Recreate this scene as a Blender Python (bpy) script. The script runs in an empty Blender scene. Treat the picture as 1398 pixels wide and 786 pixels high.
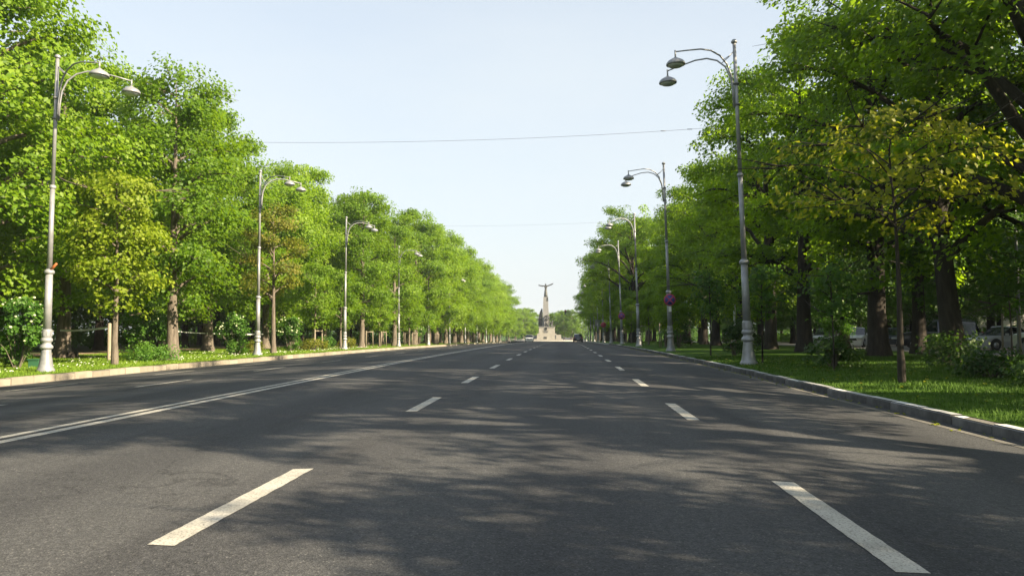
import bpy, bmesh, math, random
import numpy as np
from mathutils import Vector, Matrix

random.seed(7)
SC = bpy.context.scene
COL = SC.collection
rad = math.radians
PI = math.pi

# ------------------------------------------------------------------ camera
F_PX, W_PX = 1048.0, 1398.0
yaw, pitch = math.atan(71 / F_PX), math.atan(57 / F_PX)
fw = Vector((-math.sin(yaw) * math.cos(pitch), math.cos(yaw) * math.cos(pitch), math.sin(pitch)))
rt = Vector((math.cos(yaw), math.sin(yaw), 0))
up = rt.cross(fw)
cd = bpy.data.cameras.new('camera')
cam = bpy.data.objects.new('camera', cd)
COL.objects.link(cam)
cam.matrix_world = Matrix(((rt.x, up.x, -fw.x, 0), (rt.y, up.y, -fw.y, 0), (rt.z, up.z, -fw.z, 1.2), (0, 0, 0, 1)))
cd.sensor_width = 36
cd.lens = F_PX / W_PX * 36
cd.clip_start = 0.1
cd.clip_end = 9000
SC.camera = cam

# ------------------------------------------------------------------ light, sky, exposure
SUN_AZ, SUN_EL = rad(113), rad(30)
world = bpy.data.worlds.new("World")
SC.world = world
world.use_nodes = True
nt = world.node_tree
nt.nodes.clear()
wo = nt.nodes.new('ShaderNodeOutputWorld')
bg = nt.nodes.new('ShaderNodeBackground')
sky = nt.nodes.new('ShaderNodeTexSky')
sky.sky_type = 'NISHITA'
sky.sun_disc = False
sky.sun_elevation = SUN_EL
sky.sun_rotation = SUN_AZ
sky.air_density = 1.0
sky.dust_density = 2.5
sky.ozone_density = 1.0
bg.inputs[1].default_value = 0.08
# thin, even veil of high cloud over the whole sky with soft wisps
tc = nt.nodes.new('ShaderNodeTexCoord')
mp = nt.nodes.new('ShaderNodeMapping')
mp.inputs['Scale'].default_value = (1.2, 2.0, 5.0)
mp.inputs['Rotation'].default_value = (0.1, 0.25, 0.4)
nz = nt.nodes.new('ShaderNodeTexNoise')
nz.inputs['Scale'].default_value = 1.6
nz.inputs['Detail'].default_value = 6
nz.inputs['Roughness'].default_value = 0.5
mr = nt.nodes.new('ShaderNodeMapRange')
mr.inputs[1].default_value = 0.35
mr.inputs[2].default_value = 0.75
mr.inputs[3].default_value = 0.82
mr.inputs[4].default_value = 1.0
mx = nt.nodes.new('ShaderNodeMix')
mx.data_type = 'RGBA'
mx.inputs[7].default_value = (3.42, 3.66, 3.74, 1)
nt.links.new(tc.outputs['Generated'], mp.inputs[0])
nt.links.new(mp.outputs[0], nz.inputs['Vector'])
nt.links.new(nz.outputs['Fac'], mr.inputs[0])
# the veil thins evenly from the horizon to the zenith
sz_ = nt.nodes.new('ShaderNodeSeparateXYZ')
hr = nt.nodes.new('ShaderNodeMapRange')
hr.inputs[1].default_value = 0.0
hr.inputs[2].default_value = 1.0
hr.inputs[3].default_value = 1.0
hr.inputs[4].default_value = 0.42
vm = nt.nodes.new('ShaderNodeMath')
vm.operation = 'MULTIPLY'
nt.links.new(tc.outputs['Generated'], sz_.inputs[0])
nt.links.new(sz_.outputs[2], hr.inputs[0])
nt.links.new(mr.outputs[0], vm.inputs[0])
nt.links.new(hr.outputs[0], vm.inputs[1])
nt.links.new(vm.outputs[0], mx.inputs[0])
nt.links.new(sky.outputs[0], mx.inputs[6])
nt.links.new(mx.outputs[2], bg.inputs[0])
nt.links.new(bg.outputs[0], wo.inputs[0])

sd = bpy.data.lights.new('sun', 'SUN')
sd.energy = 5.0
sd.angle = rad(0.55)
sd.color = (1.0, 0.83, 0.58)
sun = bpy.data.objects.new('sun', sd)
COL.objects.link(sun)
S = Vector((math.sin(SUN_AZ) * math.cos(SUN_EL), math.cos(SUN_AZ) * math.cos(SUN_EL), math.sin(SUN_EL)))
sun.rotation_euler = S.to_track_quat('Z', 'Y').to_euler()
sun.location = S * 100

SC.view_settings.view_transform = 'Standard'
SC.view_settings.look = 'None'
SC.view_settings.exposure = 1.72
SC.view_settings.gamma = 1
SC.view_settings.use_curve_mapping = False
SC.render.engine = 'CYCLES'
SC.cycles.use_denoising = True
SC.cycles.max_bounces = 7
SC.cycles.diffuse_bounces = 3
SC.cycles.transmission_bounces = 5
SC.cycles.glossy_bounces = 2
SC.cycles.use_adaptive_sampling = True
SC.cycles.adaptive_threshold = 0.006
SC.cycles.caustics_reflective = False
SC.cycles.caustics_refractive = False

# ------------------------------------------------------------------ terrain profile
PRY, PRZ = zip(*[(-200, 0), (28, 0), (40, -.05), (57, -.15), (80, -.33), (110, -.68), (142, -1.02), (200, -1.8), (262, -2.75), (400, -4.5), (600, -5), (5000, -5)])
CAX, CAZ = zip(*[(-16.5, -.46), (-14, -.34), (-10.1, -.15), (-6.15, 0), (1.72, 0), (5.3, -.1)])
prof = lambda y: float(np.interp(y, PRY, PRZ))
camb = lambda x: float(np.interp(x, CAX, CAZ))
roadz = lambda x, y: prof(y) + camb(x)
lawnz_l = lambda x, y: prof(y) - .235 + .03 * min(1, max(0, (-17 - x) / 5))
lawnz_r = lambda x, y: prof(y) + .025 + .075 * min(1, max(0, (x - 5.5) / 2))


def gnd(x, y):
    return lawnz_l(x, y) if x < -10 else lawnz_r(x, y)


# ------------------------------------------------------------------ materials
def new_mat(name):
    m = bpy.data.materials.new(name)
    m.use_nodes = True
    n = m.node_tree
    b = n.nodes['Principled BSDF']
    return m, n, b


def N(n, t, **kw):
    x = n.nodes.new(t)
    for k, v in kw.items():
        if k.startswith('i_'):
            x.inputs[k[2:].replace('_', ' ')].default_value = v
        else:
            setattr(x, k, v)
    return x


def ramp(n, stops):
    r = n.nodes.new('ShaderNodeValToRGB')
    e = r.color_ramp.elements
    while len(e) < len(stops):
        e.new(0.5)
    for q, (p, c) in zip(e, stops):
        q.position = p
        q.color = (*c, 1)
    return r


def noise_mat(name, c0, c1, scale=5, rough=.7, bump=0, detail=6, metallic=0, c2=None, bscale=None, spec=.3, stretch=None):
    m, n, b = new_mat(name)
    tcn = N(n, 'ShaderNodeTexCoord')
    src = tcn.outputs['Object']
    if stretch:
        mpn = N(n, 'ShaderNodeMapping')
        mpn.inputs['Scale'].default_value = stretch
        n.links.new(src, mpn.inputs[0])
        src = mpn.outputs[0]
    a = N(n, 'ShaderNodeTexNoise', i_Scale=scale, i_Detail=detail, i_Roughness=.6)
    n.links.new(src, a.inputs['Vector'])
    r = ramp(n, [(.3, c0), (.7, c1)] if c2 is None else [(.28, c0), (.5, c1), (.75, c2)])
    n.links.new(a.outputs['Fac'], r.inputs[0])
    n.links.new(r.outputs[0], b.inputs['Base Color'])
    b.inputs['Roughness'].default_value = rough
    b.inputs['Metallic'].default_value = metallic
    b.inputs['Specular IOR Level'].default_value = spec
    if bump:
        a2 = N(n, 'ShaderNodeTexNoise', i_Scale=bscale or scale * 3, i_Detail=8, i_Roughness=.65)
        n.links.new(src, a2.inputs['Vector'])
        bp = N(n, 'ShaderNodeBump', i_Strength=bump, i_Distance=.03)
        n.links.new(a2.outputs['Fac'], bp.inputs['Height'])
        n.links.new(bp.outputs[0], b.inputs['Normal'])
    return m


def per_object_tone(m, lo=.72, hi=1.18):
    n = m.node_tree
    b = n.nodes['Principled BSDF']
    src = b.inputs['Base Color'].links[0].from_socket
    oi = N(n, 'ShaderNodeObjectInfo')
    mr_ = N(n, 'ShaderNodeMapRange')
    mr_.inputs[3].default_value, mr_.inputs[4].default_value = lo, hi
    n.links.new(oi.outputs['Random'], mr_.inputs[0])
    mu = N(n, 'ShaderNodeMix', data_type='RGBA', blend_type='MULTIPLY')
    mu.inputs[0].default_value = 1
    n.links.new(src, mu.inputs[6])
    n.links.new(mr_.outputs[0], mu.inputs[7])
    n.links.new(mu.outputs[2], b.inputs['Base Color'])


def plain(name, c, rough=.5, metallic=0, spec=.5, coat=0):
    m, n, b = new_mat(name)
    a = N(n, 'ShaderNodeTexNoise', i_Scale=9.0, i_Detail=4)
    tcn = N(n, 'ShaderNodeTexCoord')
    n.links.new(tcn.outputs['Object'], a.inputs['Vector'])
    r = ramp(n, [(.3, tuple(q * .9 for q in c)), (.7, c)])
    n.links.new(a.outputs['Fac'], r.inputs[0])
    n.links.new(r.outputs[0], b.inputs['Base Color'])
    b.inputs['Roughness'].default_value = rough
    b.inputs['Metallic'].default_value = metallic
    b.inputs['Specular IOR Level'].default_value = spec
    b.inputs['Coat Weight'].default_value = coat
    return m


def leaf_mat(name, dark, mid, light, trans, tw=.45):
    m, n, b = new_mat(name)
    at = N(n, 'ShaderNodeAttribute', attribute_name='tone')
    oi = N(n, 'ShaderNodeObjectInfo')
    r = ramp(n, [(.05, dark), (.5, mid), (.95, light)])
    ad = N(n, 'ShaderNodeMath', operation='MULTIPLY_ADD')
    ad.inputs[1].default_value = .40
    ad.inputs[2].default_value = -.20
    n.links.new(oi.outputs['Random'], ad.inputs[0])
    sm = N(n, 'ShaderNodeMath', operation='ADD')
    n.links.new(ad.outputs[0], sm.inputs[0])
    n.links.new(at.outputs['Fac'], sm.inputs[1])
    n.links.new(sm.outputs[0], r.inputs[0])
    n.links.new(r.outputs[0], b.inputs['Base Color'])
    b.inputs['Roughness'].default_value = .5
    b.inputs['Specular IOR Level'].default_value = .25
    tr = N(n, 'ShaderNodeBsdfTranslucent')
    mul = N(n, 'ShaderNodeMix', data_type='RGBA', blend_type='MULTIPLY')
    mul.inputs[0].default_value = .35
    mul.inputs[6].default_value = (*trans, 1)
    gain = N(n, 'ShaderNodeMix', data_type='RGBA', blend_type='MULTIPLY')
    gain.inputs[0].default_value = 1
    gain.inputs[7].default_value = (6, 6, 6, 1)
    n.links.new(r.outputs[0], gain.inputs[6])
    n.links.new(gain.outputs[2], mul.inputs[7])
    n.links.new(mul.outputs[2], tr.inputs[0])
    mix = N(n, 'ShaderNodeMixShader')
    mix.inputs[0].default_value = tw
    n.links.new(b.outputs[0], mix.inputs[1])
    n.links.new(tr.outputs[0], mix.inputs[2])
    n.links.new(mix.outputs[0], n.nodes['Material Output'].inputs[0])
    return m


M = {}
M['leaf'] = leaf_mat('linden_leaf', (.044, .100, .006), (.099, .182, .009), (.19, .275, .024), (.35, .48, .018), .40)
M['leaf_deep'] = leaf_mat('deep_green_leaf', (.026, .068, .007), (.068, .132, .010), (.15, .225, .02), (.38, .52, .02), .52)  # right-row leaves darkened in colour to deepen the shade there
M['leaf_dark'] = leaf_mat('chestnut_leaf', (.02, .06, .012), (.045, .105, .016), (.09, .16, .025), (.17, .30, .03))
M['leaf_yellow'] = leaf_mat('yellowing_leaf', (.075, .135, .008), (.145, .205, .012), (.23, .28, .028), (.38, .46, .03), .42)
M['leaf_gold'] = leaf_mat('golden_leaf', (.07, .11, .008), (.145, .175, .012), (.24, .24, .025), (.40, .42, .03), .5)
M['leaf_brown'] = leaf_mat('browning_leaf', (.06, .115, .01), (.14, .165, .02), (.24, .20, .045), (.32, .34, .04))
M['leaf_bush'] = leaf_mat('bush_leaf', (.03, .09, .012), (.065, .15, .018), (.11, .22, .025), (.18, .34, .03), .35)
M['bark'] = noise_mat('bark', (.05, .042, .034), (.135, .113, .092), 3.0, .9, 1.0, c2=(.19, .162, .135), bscale=9, stretch=(3, 3, .6))
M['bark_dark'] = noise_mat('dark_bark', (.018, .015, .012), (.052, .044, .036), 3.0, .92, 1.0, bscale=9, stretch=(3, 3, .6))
M['wood'] = noise_mat('stake_wood', (.20, .17, .13), (.31, .27, .21), 4, .85, .3, stretch=(3, 3, .4))
M['metal'] = noise_mat('grey_lamp_paint', (.22, .23, .245), (.31, .32, .335), 6, .42, .08, metallic=.25, spec=.5)
M['metal_dark'] = noise_mat('dark_iron', (.10, .105, .11), (.16, .165, .17), 6, .5, .1, spec=.5)
per_object_tone(M['metal'], .88, 1.1)
M['glass_bowl'] = plain('milky_glass', (.62, .66, .66), .15, 0, .6)
M['rust'] = plain('orange_bracket', (.42, .13, .04), .6)
M['grass_base'] = noise_mat('lawn', (.022, .055, .004), (.042, .095, .006), 2.2, .95, .8, c2=(.07, .13, .010), bscale=45, spec=.15)  # darker lawn copy: shade of the right side put into the colour
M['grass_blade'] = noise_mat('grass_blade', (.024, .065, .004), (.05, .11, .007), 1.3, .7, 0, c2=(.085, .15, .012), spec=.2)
M['grass_sunny'] = noise_mat('sunny_lawn', (.05, .10, .007), (.095, .165, .011), 2.2, .95, .8, c2=(.15, .21, .02), bscale=45, spec=.15)  # lighter lawn copy: sunlight on the left side put into the colour
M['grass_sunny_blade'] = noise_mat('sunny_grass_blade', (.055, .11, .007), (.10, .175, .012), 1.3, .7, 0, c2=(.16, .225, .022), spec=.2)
M['leaf_shrub'] = leaf_mat('dark_shrub_leaf', (.012, .04, .008), (.03, .072, .012), (.065, .115, .02), (.12, .22, .02), .3)
M['earth'] = noise_mat('bare_earth', (.09, .068, .045), (.18, .135, .095), .8, .95, .6, bscale=14)
M['path'] = noise_mat('brown_path', (.22, .15, .10), (.34, .25, .18), .9, .93, .4, bscale=20)
M['parking'] = noise_mat('parking_asphalt', (.12, .115, .11), (.22, .21, .195), .7, .9, .4, bscale=30)
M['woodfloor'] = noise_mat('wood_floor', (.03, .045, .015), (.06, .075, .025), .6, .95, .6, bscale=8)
M['kerb'] = noise_mat('kerb_concrete', (.20, .175, .14), (.28, .25, .20), 1.3, .9, .35, c2=(.24, .21, .168), bscale=30)
M['kerb_white'] = noise_mat('kerb_pale_stone', (.30, .31, .32), (.62, .63, .64), 2.6, .8, .3, bscale=26)
M['kerb_face'] = noise_mat('kerb_grimy_face', (.045, .046, .048), (.10, .10, .10), 3.2, .9, .3, c2=(.17, .17, .17), bscale=26)  # side faces darker than the top: their shade painted into the colour
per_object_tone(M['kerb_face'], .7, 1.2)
per_object_tone(M['kerb'], .8, 1.15)
per_object_tone(M['kerb_white'], .6, 1.25)
M['flower'] = plain('white_petal', (.80, .82, .68), .6)
M['blossom'] = noise_mat('cream_blossom', (.40, .46, .24), (.60, .62, .44), 14, .7)
M['stone_a'] = noise_mat('pale_limestone', (.20, .205, .20), (.28, .28, .275), .7, .85, .2)
M['stone_b'] = noise_mat('warm_limestone', (.26, .25, .22), (.33, .318, .28), .8, .85, .2)
M['bronze'] = noise_mat('dark_bronze', (.05, .052, .05), (.11, .115, .105), 2, .5, .2, metallic=.4)
M['tape'] = plain('white_plastic_tape', (.75, .74, .74), .35)
M['wire'] = plain('wire_black', (.06, .06, .065), .5)
M['rubber'] = plain('tyre_rubber', (.02, .02, .02), .8)
M['rim'] = plain('alloy', (.5, .5, .52), .3, .8)
M['cglass'] = plain('car_glass', (.015, .02, .025), .06, 0, .7)
M['chrome'] = plain('chrome', (.6, .6, .62), .15, .9)
M['redlens'] = plain('red_lens', (.35, .02, .02), .2)
M['clearlens'] = plain('clear_lens', (.65, .68, .7), .12)
M['plate'] = plain('plate_white', (.7, .7, .68), .4)
M['plastic'] = plain('black_plastic', (.025, .025, .027), .6)
for k, c in dict(white=(.78, .78, .77), black=(.018, .019, .023), silver=(.45, .46, .48), navy=(.03, .04, .07), grey=(.2, .21, .22)).items():
    M['car_' + k] = plain('car_paint_' + k, c, .28, .1, .5, .6)
M['plaster'] = noise_mat('cream_plaster', (.50, .42, .30), (.62, .53, .39), .8, .9, .1)
M['plaster2'] = noise_mat('grey_plaster', (.42, .41, .38), (.52, .51, .47), .8, .9, .1)
M['winglass'] = plain('window_glass', (.05, .06, .07), .1, 0, .6)
M['roof'] = noise_mat('roof_tin', (.12, .08, .065), (.18, .12, .10), 1.0, .7)
M['green_box'] = plain('green_enamel', (.03, .11, .055), .5)
M['sign_blue'] = plain('sign_blue', (.035, .04, .24), .45)
M['sign_red'] = plain('sign_red', (.40, .05, .10), .45)
M['sign_grey'] = plain('sign_back_grey', (.22, .22, .25), .5)


def paint_mat():
    m, n, b = new_mat('road_paint')
    tcn = N(n, 'ShaderNodeNewGeometry')
    a = N(n, 'ShaderNodeTexNoise', i_Scale=3.0, i_Detail=7, i_Roughness=.65)
    n.links.new(tcn.outputs['Position'], a.inputs['Vector'])
    r = ramp(n, [(.25, (.26, .25, .22)), (.5, (.41, .395, .35)), (.75, (.50, .48, .43))])
    n.links.new(a.outputs['Fac'], r.inputs[0])
    v = N(n, 'ShaderNodeTexNoise', i_Scale=70.0, i_Detail=6, i_Roughness=.7)
    n.links.new(tcn.outputs['Position'], v.inputs['Vector'])
    r2 = ramp(n, [(.36, (.2, .2, .2)), (.43, (.72, .72, .72)), (.55, (1, 1, 1))])
    n.links.new(v.outputs['Fac'], r2.inputs[0])
    mu = N(n, 'ShaderNodeMix', data_type='RGBA', blend_type='MULTIPLY')
    mu.inputs[0].default_value = 1
    n.links.new(r.outputs[0], mu.inputs[6])
    n.links.new(r2.outputs[0], mu.inputs[7])
    n.links.new(mu.outputs[2], b.inputs['Base Color'])
    b.inputs['Roughness'].default_value = .7
    return m


def asphalt_mat():
    m, n, b = new_mat('asphalt')
    g = N(n, 'ShaderNodeNewGeometry')
    pos = g.outputs['Position']
    big = N(n, 'ShaderNodeTexNoise', i_Scale=.35, i_Detail=5, i_Roughness=.6)
    mpn = N(n, 'ShaderNodeMapping')
    mpn.inputs['Scale'].default_value = (1, .22, 1)
    n.links.new(pos, mpn.inputs[0])
    n.links.new(mpn.outputs[0], big.inputs['Vector'])
    r = ramp(n, [(.3, (.046, .048, .052)), (.7, (.070, .071, .074))])
    n.links.new(big.outputs['Fac'], r.inputs[0])
    # aggregate: light and dark stones
    vo = N(n, 'ShaderNodeTexVoronoi', i_Scale=115.0)
    n.links.new(pos, vo.inputs['Vector'])
    sp = N(n, 'ShaderNodeSeparateColor')
    n.links.new(vo.outputs['Color'], sp.inputs[0])
    r2 = ramp(n, [(.0, (.55, .55, .55)), (.35, (.85, .85, .85)), (.7, (1.06, 1.06, 1.06)), (.97, (1.3, 1.28, 1.25)), (1, (2.4, 2.3, 2.1))])
    n.links.new(sp.outputs[0], r2.inputs[0])
    mu = N(n, 'ShaderNodeMix', data_type='RGBA', blend_type='MULTIPLY')
    mu.inputs[0].default_value = 1
    n.links.new(r.outputs[0], mu.inputs[6])
    n.links.new(r2.outputs[0], mu.inputs[7])
    mid = N(n, 'ShaderNodeTexNoise', i_Scale=22.0, i_Detail=6, i_Roughness=.7)
    n.links.new(pos, mid.inputs['Vector'])
    r3 = ramp(n, [(.3, (.68, .68, .68)), (.7, (1.28, 1.28, 1.28))])
    n.links.new(mid.outputs['Fac'], r3.inputs[0])
    mu2 = N(n, 'ShaderNodeMix', data_type='RGBA', blend_type='MULTIPLY')
    mu2.inputs[0].default_value = 1
    n.links.new(mu.outputs[2], mu2.inputs[6])
    n.links.new(r3.outputs[0], mu2.inputs[7])
    # wheel tracks, long stains, tar seams and fine cracks
    sx = N(n, 'ShaderNodeSeparateXYZ')
    n.links.new(pos, sx.inputs[0])
    wv = N(n, 'ShaderNodeTexWave', wave_type='BANDS', bands_direction='X')
    wv.inputs['Scale'].default_value = .16
    wv.inputs['Distortion'].default_value = 1.2
    wv.inputs['Detail'].default_value = 2
    wv.inputs['Detail Scale'].default_value = .3
    n.links.new(mpn.outputs[0], wv.inputs['Vector'])
    r4 = ramp(n, [(.2, (.86, .86, .87)), (.8, (1.1, 1.1, 1.09))])
    n.links.new(wv.outputs['Fac'], r4.inputs[0])
    st = N(n, 'ShaderNodeTexNoise', i_Scale=.9, i_Detail=5, i_Roughness=.65)
    mp2 = N(n, 'ShaderNodeMapping')
    mp2.inputs['Scale'].default_value = (1.3, .16, 1)
    n.links.new(pos, mp2.inputs[0])
    n.links.new(mp2.outputs[0], st.inputs['Vector'])
    r5 = ramp(n, [(.30, (.66, .66, .67)), (.46, (1, 1, 1)), (.62, (1, 1, 1)), (.75, (1.16, 1.15, 1.12))])
    n.links.new(st.outputs['Fac'], r5.inputs[0])
    cr = N(n, 'ShaderNodeTexVoronoi', feature='DISTANCE_TO_EDGE', i_Scale=.22)
    wn = N(n, 'ShaderNodeTexNoise', i_Scale=.8, i_Detail=6, i_Roughness=.65)
    n.links.new(pos, wn.inputs['Vector'])
    va = N(n, 'ShaderNodeVectorMath', operation='MULTIPLY_ADD')
    va.inputs[1].default_value = (2.2, 2.2, 0)
    n.links.new(wn.outputs['Color'], va.inputs[0])
    n.links.new(pos, va.inputs[2])
    n.links.new(va.outputs[0], cr.inputs['Vector'])
    r6 = ramp(n, [(.0, (.45, .45, .46)), (.0016, (.55, .55, .56)), (.0034, (1, 1, 1))])
    n.links.new(cr.outputs['Distance'], r6.inputs[0])
    last = mu2.outputs[2]
    for q, amt in ((r4, 1), (r5, 1), (r6, .8)):
        m3 = N(n, 'ShaderNodeMix', data_type='RGBA', blend_type='MULTIPLY')
        m3.inputs[0].default_value = amt
        n.links.new(last, m3.inputs[6])
        n.links.new(q.outputs[0], m3.inputs[7])
        last = m3.outputs[2]
    n.links.new(last, b.inputs['Base Color'])
    b.inputs['Roughness'].default_value = .82
    b.inputs['Specular IOR Level'].default_value = .25
    bp = N(n, 'ShaderNodeBump', i_Strength=.4, i_Distance=.008)
    n.links.new(vo.outputs['Distance'], bp.inputs['Height'])
    n.links.new(bp.outputs[0], b.inputs['Normal'])
    return m


M['paint'] = paint_mat()
M['asphalt'] = asphalt_mat()
M['gutter'] = noise_mat('gutter_dust', (.10, .095, .085), (.17, .16, .145), 1.2, .9, .4, bscale=40)


# ------------------------------------------------------------------ mesh helpers
class MB:
    """collects shapes, links them as one mesh object"""

    def __init__(self):
        self.v, self.f, self.smooth = [], [], []

    def add(self, verts, faces, smooth=False):
        o = len(self.v)
        self.v += [tuple(p) for p in verts]
        self.f += [tuple(i + o for i in q) for q in faces]
        self.smooth += [smooth] * len(faces)
        return self

    def box(self, c, s, rz=0, taper=1.0, bevel=0):
        x, y, z = s[0] / 2, s[1] / 2, s[2] / 2
        cs, sn = math.cos(rz), math.sin(rz)
        pts = []
        for zz, k in ((-z, 1), (z, taper)):
            for xx, yy in ((-x, -y), (x, -y), (x, y), (-x, y)):
                xx, yy = xx * k, yy * k
                pts.append((c[0] + xx * cs - yy * sn, c[1] + xx * sn + yy * cs, c[2] + zz))
        return self.add(pts, [(3, 2, 1, 0), (4, 5, 6, 7), (0, 1, 5, 4), (1, 2, 6, 5), (2, 3, 7, 6), (3, 0, 4, 7)])

    def tube(self, pts, radii, sides=8, cap=True, smooth=True):
        P = [Vector(p) for p in pts]
        if not hasattr(radii, '__len__'):
            radii = [radii] * len(P)
        vs, fs = [], []
        ref = None
        for i, p in enumerate(P):
            d = (P[min(i + 1, len(P) - 1)] - P[max(i - 1, 0)]).normalized()
            if ref is None:
                ref = Vector((1, 0, 0)) if abs(d.x) < .8 else Vector((0, 1, 0))
            u = (ref - d * ref.dot(d)).normalized()
            ref = u
            w = d.cross(u)
            for k in range(sides):
                a = 2 * PI * k / sides
                vs.append(p + (u * math.cos(a) + w * math.sin(a)) * radii[i])
        for i in range(len(P) - 1):
            for k in range(sides):
                a, b = i * sides + k, i * sides + (k + 1) % sides
                fs.append((a, b, b + sides, a + sides))
        if cap:
            fs.append(tuple(range(sides - 1, -1, -1)))
            fs.append(tuple(range((len(P) - 1) * sides, len(P) * sides)))
        return self.add(vs, fs, smooth)

    def lathe(self, prof_, sides=16, c=(0, 0, 0), smooth=True):
        vs, fs = [], []
        for r, z in prof_:
            for k in range(sides):
                a = 2 * PI * k / sides
                vs.append((c[0] + r * math.cos(a), c[1] + r * math.sin(a), c[2] + z))
        for i in range(len(prof_) - 1):
            for k in range(sides):
                a, b = i * sides + k, i * sides + (k + 1) % sides
                fs.append((a, b, b + sides, a + sides))
        fs.append(tuple(range(sides - 1, -1, -1)))
        fs.append(tuple(range((len(prof_) - 1) * sides, len(prof_) * sides)))
        return self.add(vs, fs, smooth)

    def mesh(self, name):
        me = bpy.data.meshes.new(name)
        me.from_pydata(self.v, [], self.f)
        me.polygons.foreach_set('use_smooth', self.smooth)
        me.update()
        return me

    def build(self, name, mat, parent=None, loc=(0, 0, 0), rz=0):
        o = link(name, self.mesh(name), mat, parent)
        o.location = loc
        o.rotation_euler = (0, 0, rz)
        return o


def link(name, me, mat=None, parent=None):
    if mat and not me.materials:
        me.materials.append(mat)
    o = bpy.data.objects.new(name, me)
    COL.objects.link(o)
    if parent:
        o.parent = parent
    return o


def tag(o, label=None, cat=None, group=None, kind=None):
    if label: o['label'] = label
    if cat: o['category'] = cat
    if group: o['group'] = group
    if kind: o['kind'] = kind
    return o


def empty(name, loc, rz=0, label=None, cat=None, group=None):
    o = bpy.data.objects.new(name, None)
    COL.objects.link(o)
    o.location = loc
    o.rotation_euler = (0, 0, rz)
    o.empty_display_size = .2
    return tag(o, label, cat, group)


def children_of():
    d = {}
    for o in bpy.data.objects:
        if o.parent:
            d.setdefault(o.parent.name, []).append(o)
    return d


def copy_tree(o, kids, parent=None):
    c = o.copy()
    COL.objects.link(c)
    if parent:
        c.parent = parent
    for ch in kids.get(o.name, []):
        copy_tree(ch, kids, c)
    return c


def mesh_np(name, V, faces4=None, faces3=None, tone=None):
    """fast mesh of quads or triangles from numpy arrays"""
    me = bpy.data.meshes.new(name)
    Fq = faces4 if faces4 is not None else faces3
    k = Fq.shape[1]
    me.vertices.add(len(V))
    me.vertices.foreach_set('co', np.ascontiguousarray(V, dtype=np.float32).ravel())
    me.loops.add(len(Fq) * k)
    me.loops.foreach_set('vertex_index', np.ascontiguousarray(Fq, dtype=np.int32).ravel())
    me.polygons.add(len(Fq))
    me.polygons.foreach_set('loop_start', np.arange(0, len(Fq) * k, k, dtype=np.int32))
    if tone is not None:
        a = me.attributes.new('tone', 'FLOAT', 'POINT')
        a.data.foreach_set('value', np.ascontiguousarray(tone, dtype=np.float32))
    me.update(calc_edges=True)
    return me


def sheet(name, xs, ys, zf, mat, parent=None, kind='structure'):
    V = np.array([(x, y, zf(x, y)) for y in ys for x in xs])
    nx = len(xs)
    i, j = np.meshgrid(np.arange(nx - 1), np.arange(len(ys) - 1))
    a = (j * nx + i).ravel()
    Fq = np.stack([a, a + 1, a + 1 + nx, a + nx], 1)
    o = link(name, mesh_np(name, V, Fq), mat, parent)
    if kind and parent is None:
        o['kind'] = kind
    return o


# ------------------------------------------------------------------ the setting
YS = sorted(set([-60, -30] + list(range(0, 60, 3)) + list(range(60, 300, 6)) + list(range(300, 640, 20))))
ground = sheet('ground', [-800, -200, -70, -20, 10, 60, 200, 800], [-300, -60, 0, 28, 40, 57, 80, 110, 142, 200, 262, 400, 600, 1100],
               lambda x, y: prof(y) - .62, M['woodfloor'])
road = sheet('road', list(np.linspace(-16.5, -14, 3)) + [-12, -10.1, -8, -6.15, -2.2, 1.72, 3.5, 5.3], [y for y in YS if y <= 228], roadz, M['asphalt'])
plaza = sheet('roundabout', [-50, -16, -6, 6, 40], [228, 245, 262, 280, 300, 320, 345], lambda x, y: prof(y) - .01, M['asphalt'])
far_road = sheet('far_road', [-14, -6, 3, 12], [345, 400, 500, 600, 900], lambda x, y: prof(y) - .01, M['asphalt'])
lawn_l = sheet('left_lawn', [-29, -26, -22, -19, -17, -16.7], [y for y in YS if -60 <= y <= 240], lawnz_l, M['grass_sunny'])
lawn_r = sheet('right_lawn', [5.5, 6.5, 8, 12, 16, 18.5], [y for y in YS if -60 <= y <= 240], lawnz_r, M['grass_base'])
path_l = sheet('left_path', [-32.5, -31, -29], [y for y in YS if -60 <= y <= 240], lambda x, y: prof(y) - .2, M['path'])
woods_l = sheet('left_wood_floor', [-150, -80, -50, -32.5], [y for y in YS if -60 <= y <= 240], lambda x, y: prof(y) - .2, M['woodfloor'])
park_r = sheet('parking_lane', [18.62, 24, 30, 34], [y for y in YS if -60 <= y <= 240], lambda x, y: prof(y) + .06, M['parking'])
woods_r = sheet('right_wood_floor', [34, 50, 80, 150], [y for y in YS if -60 <= y <= 240], lambda x, y: prof(y) + .09, M['woodfloor'])
far_lawn = sheet('far_lawn_left', [-150, -60, -20.1], [240, 262, 300, 345, 400, 500, 900], lambda x, y: prof(y) - .06, M['grass_base'])
far_lawn2 = sheet('far_lawn_right', [16, 60, 150], [240, 262, 300, 345, 400, 500, 900], lambda x, y: prof(y) - .06, M['grass_base'])
far_lawn3 = sheet('far_lawn_middle', [-20, -14.1], [330, 345, 400, 500, 900], lambda x, y: prof(y) - .06, M['grass_base'])
gut = sheet('gutter', [4.98, 5.1], [y for y in YS if y <= 228], lambda x, y: roadz(x, y) + .004, M['gutter'])
gutl = sheet('gutter', [-16.5, -16.05], [y for y in YS if y <= 228], lambda x, y: roadz(x, y) + .004, M['gutter'])

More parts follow.
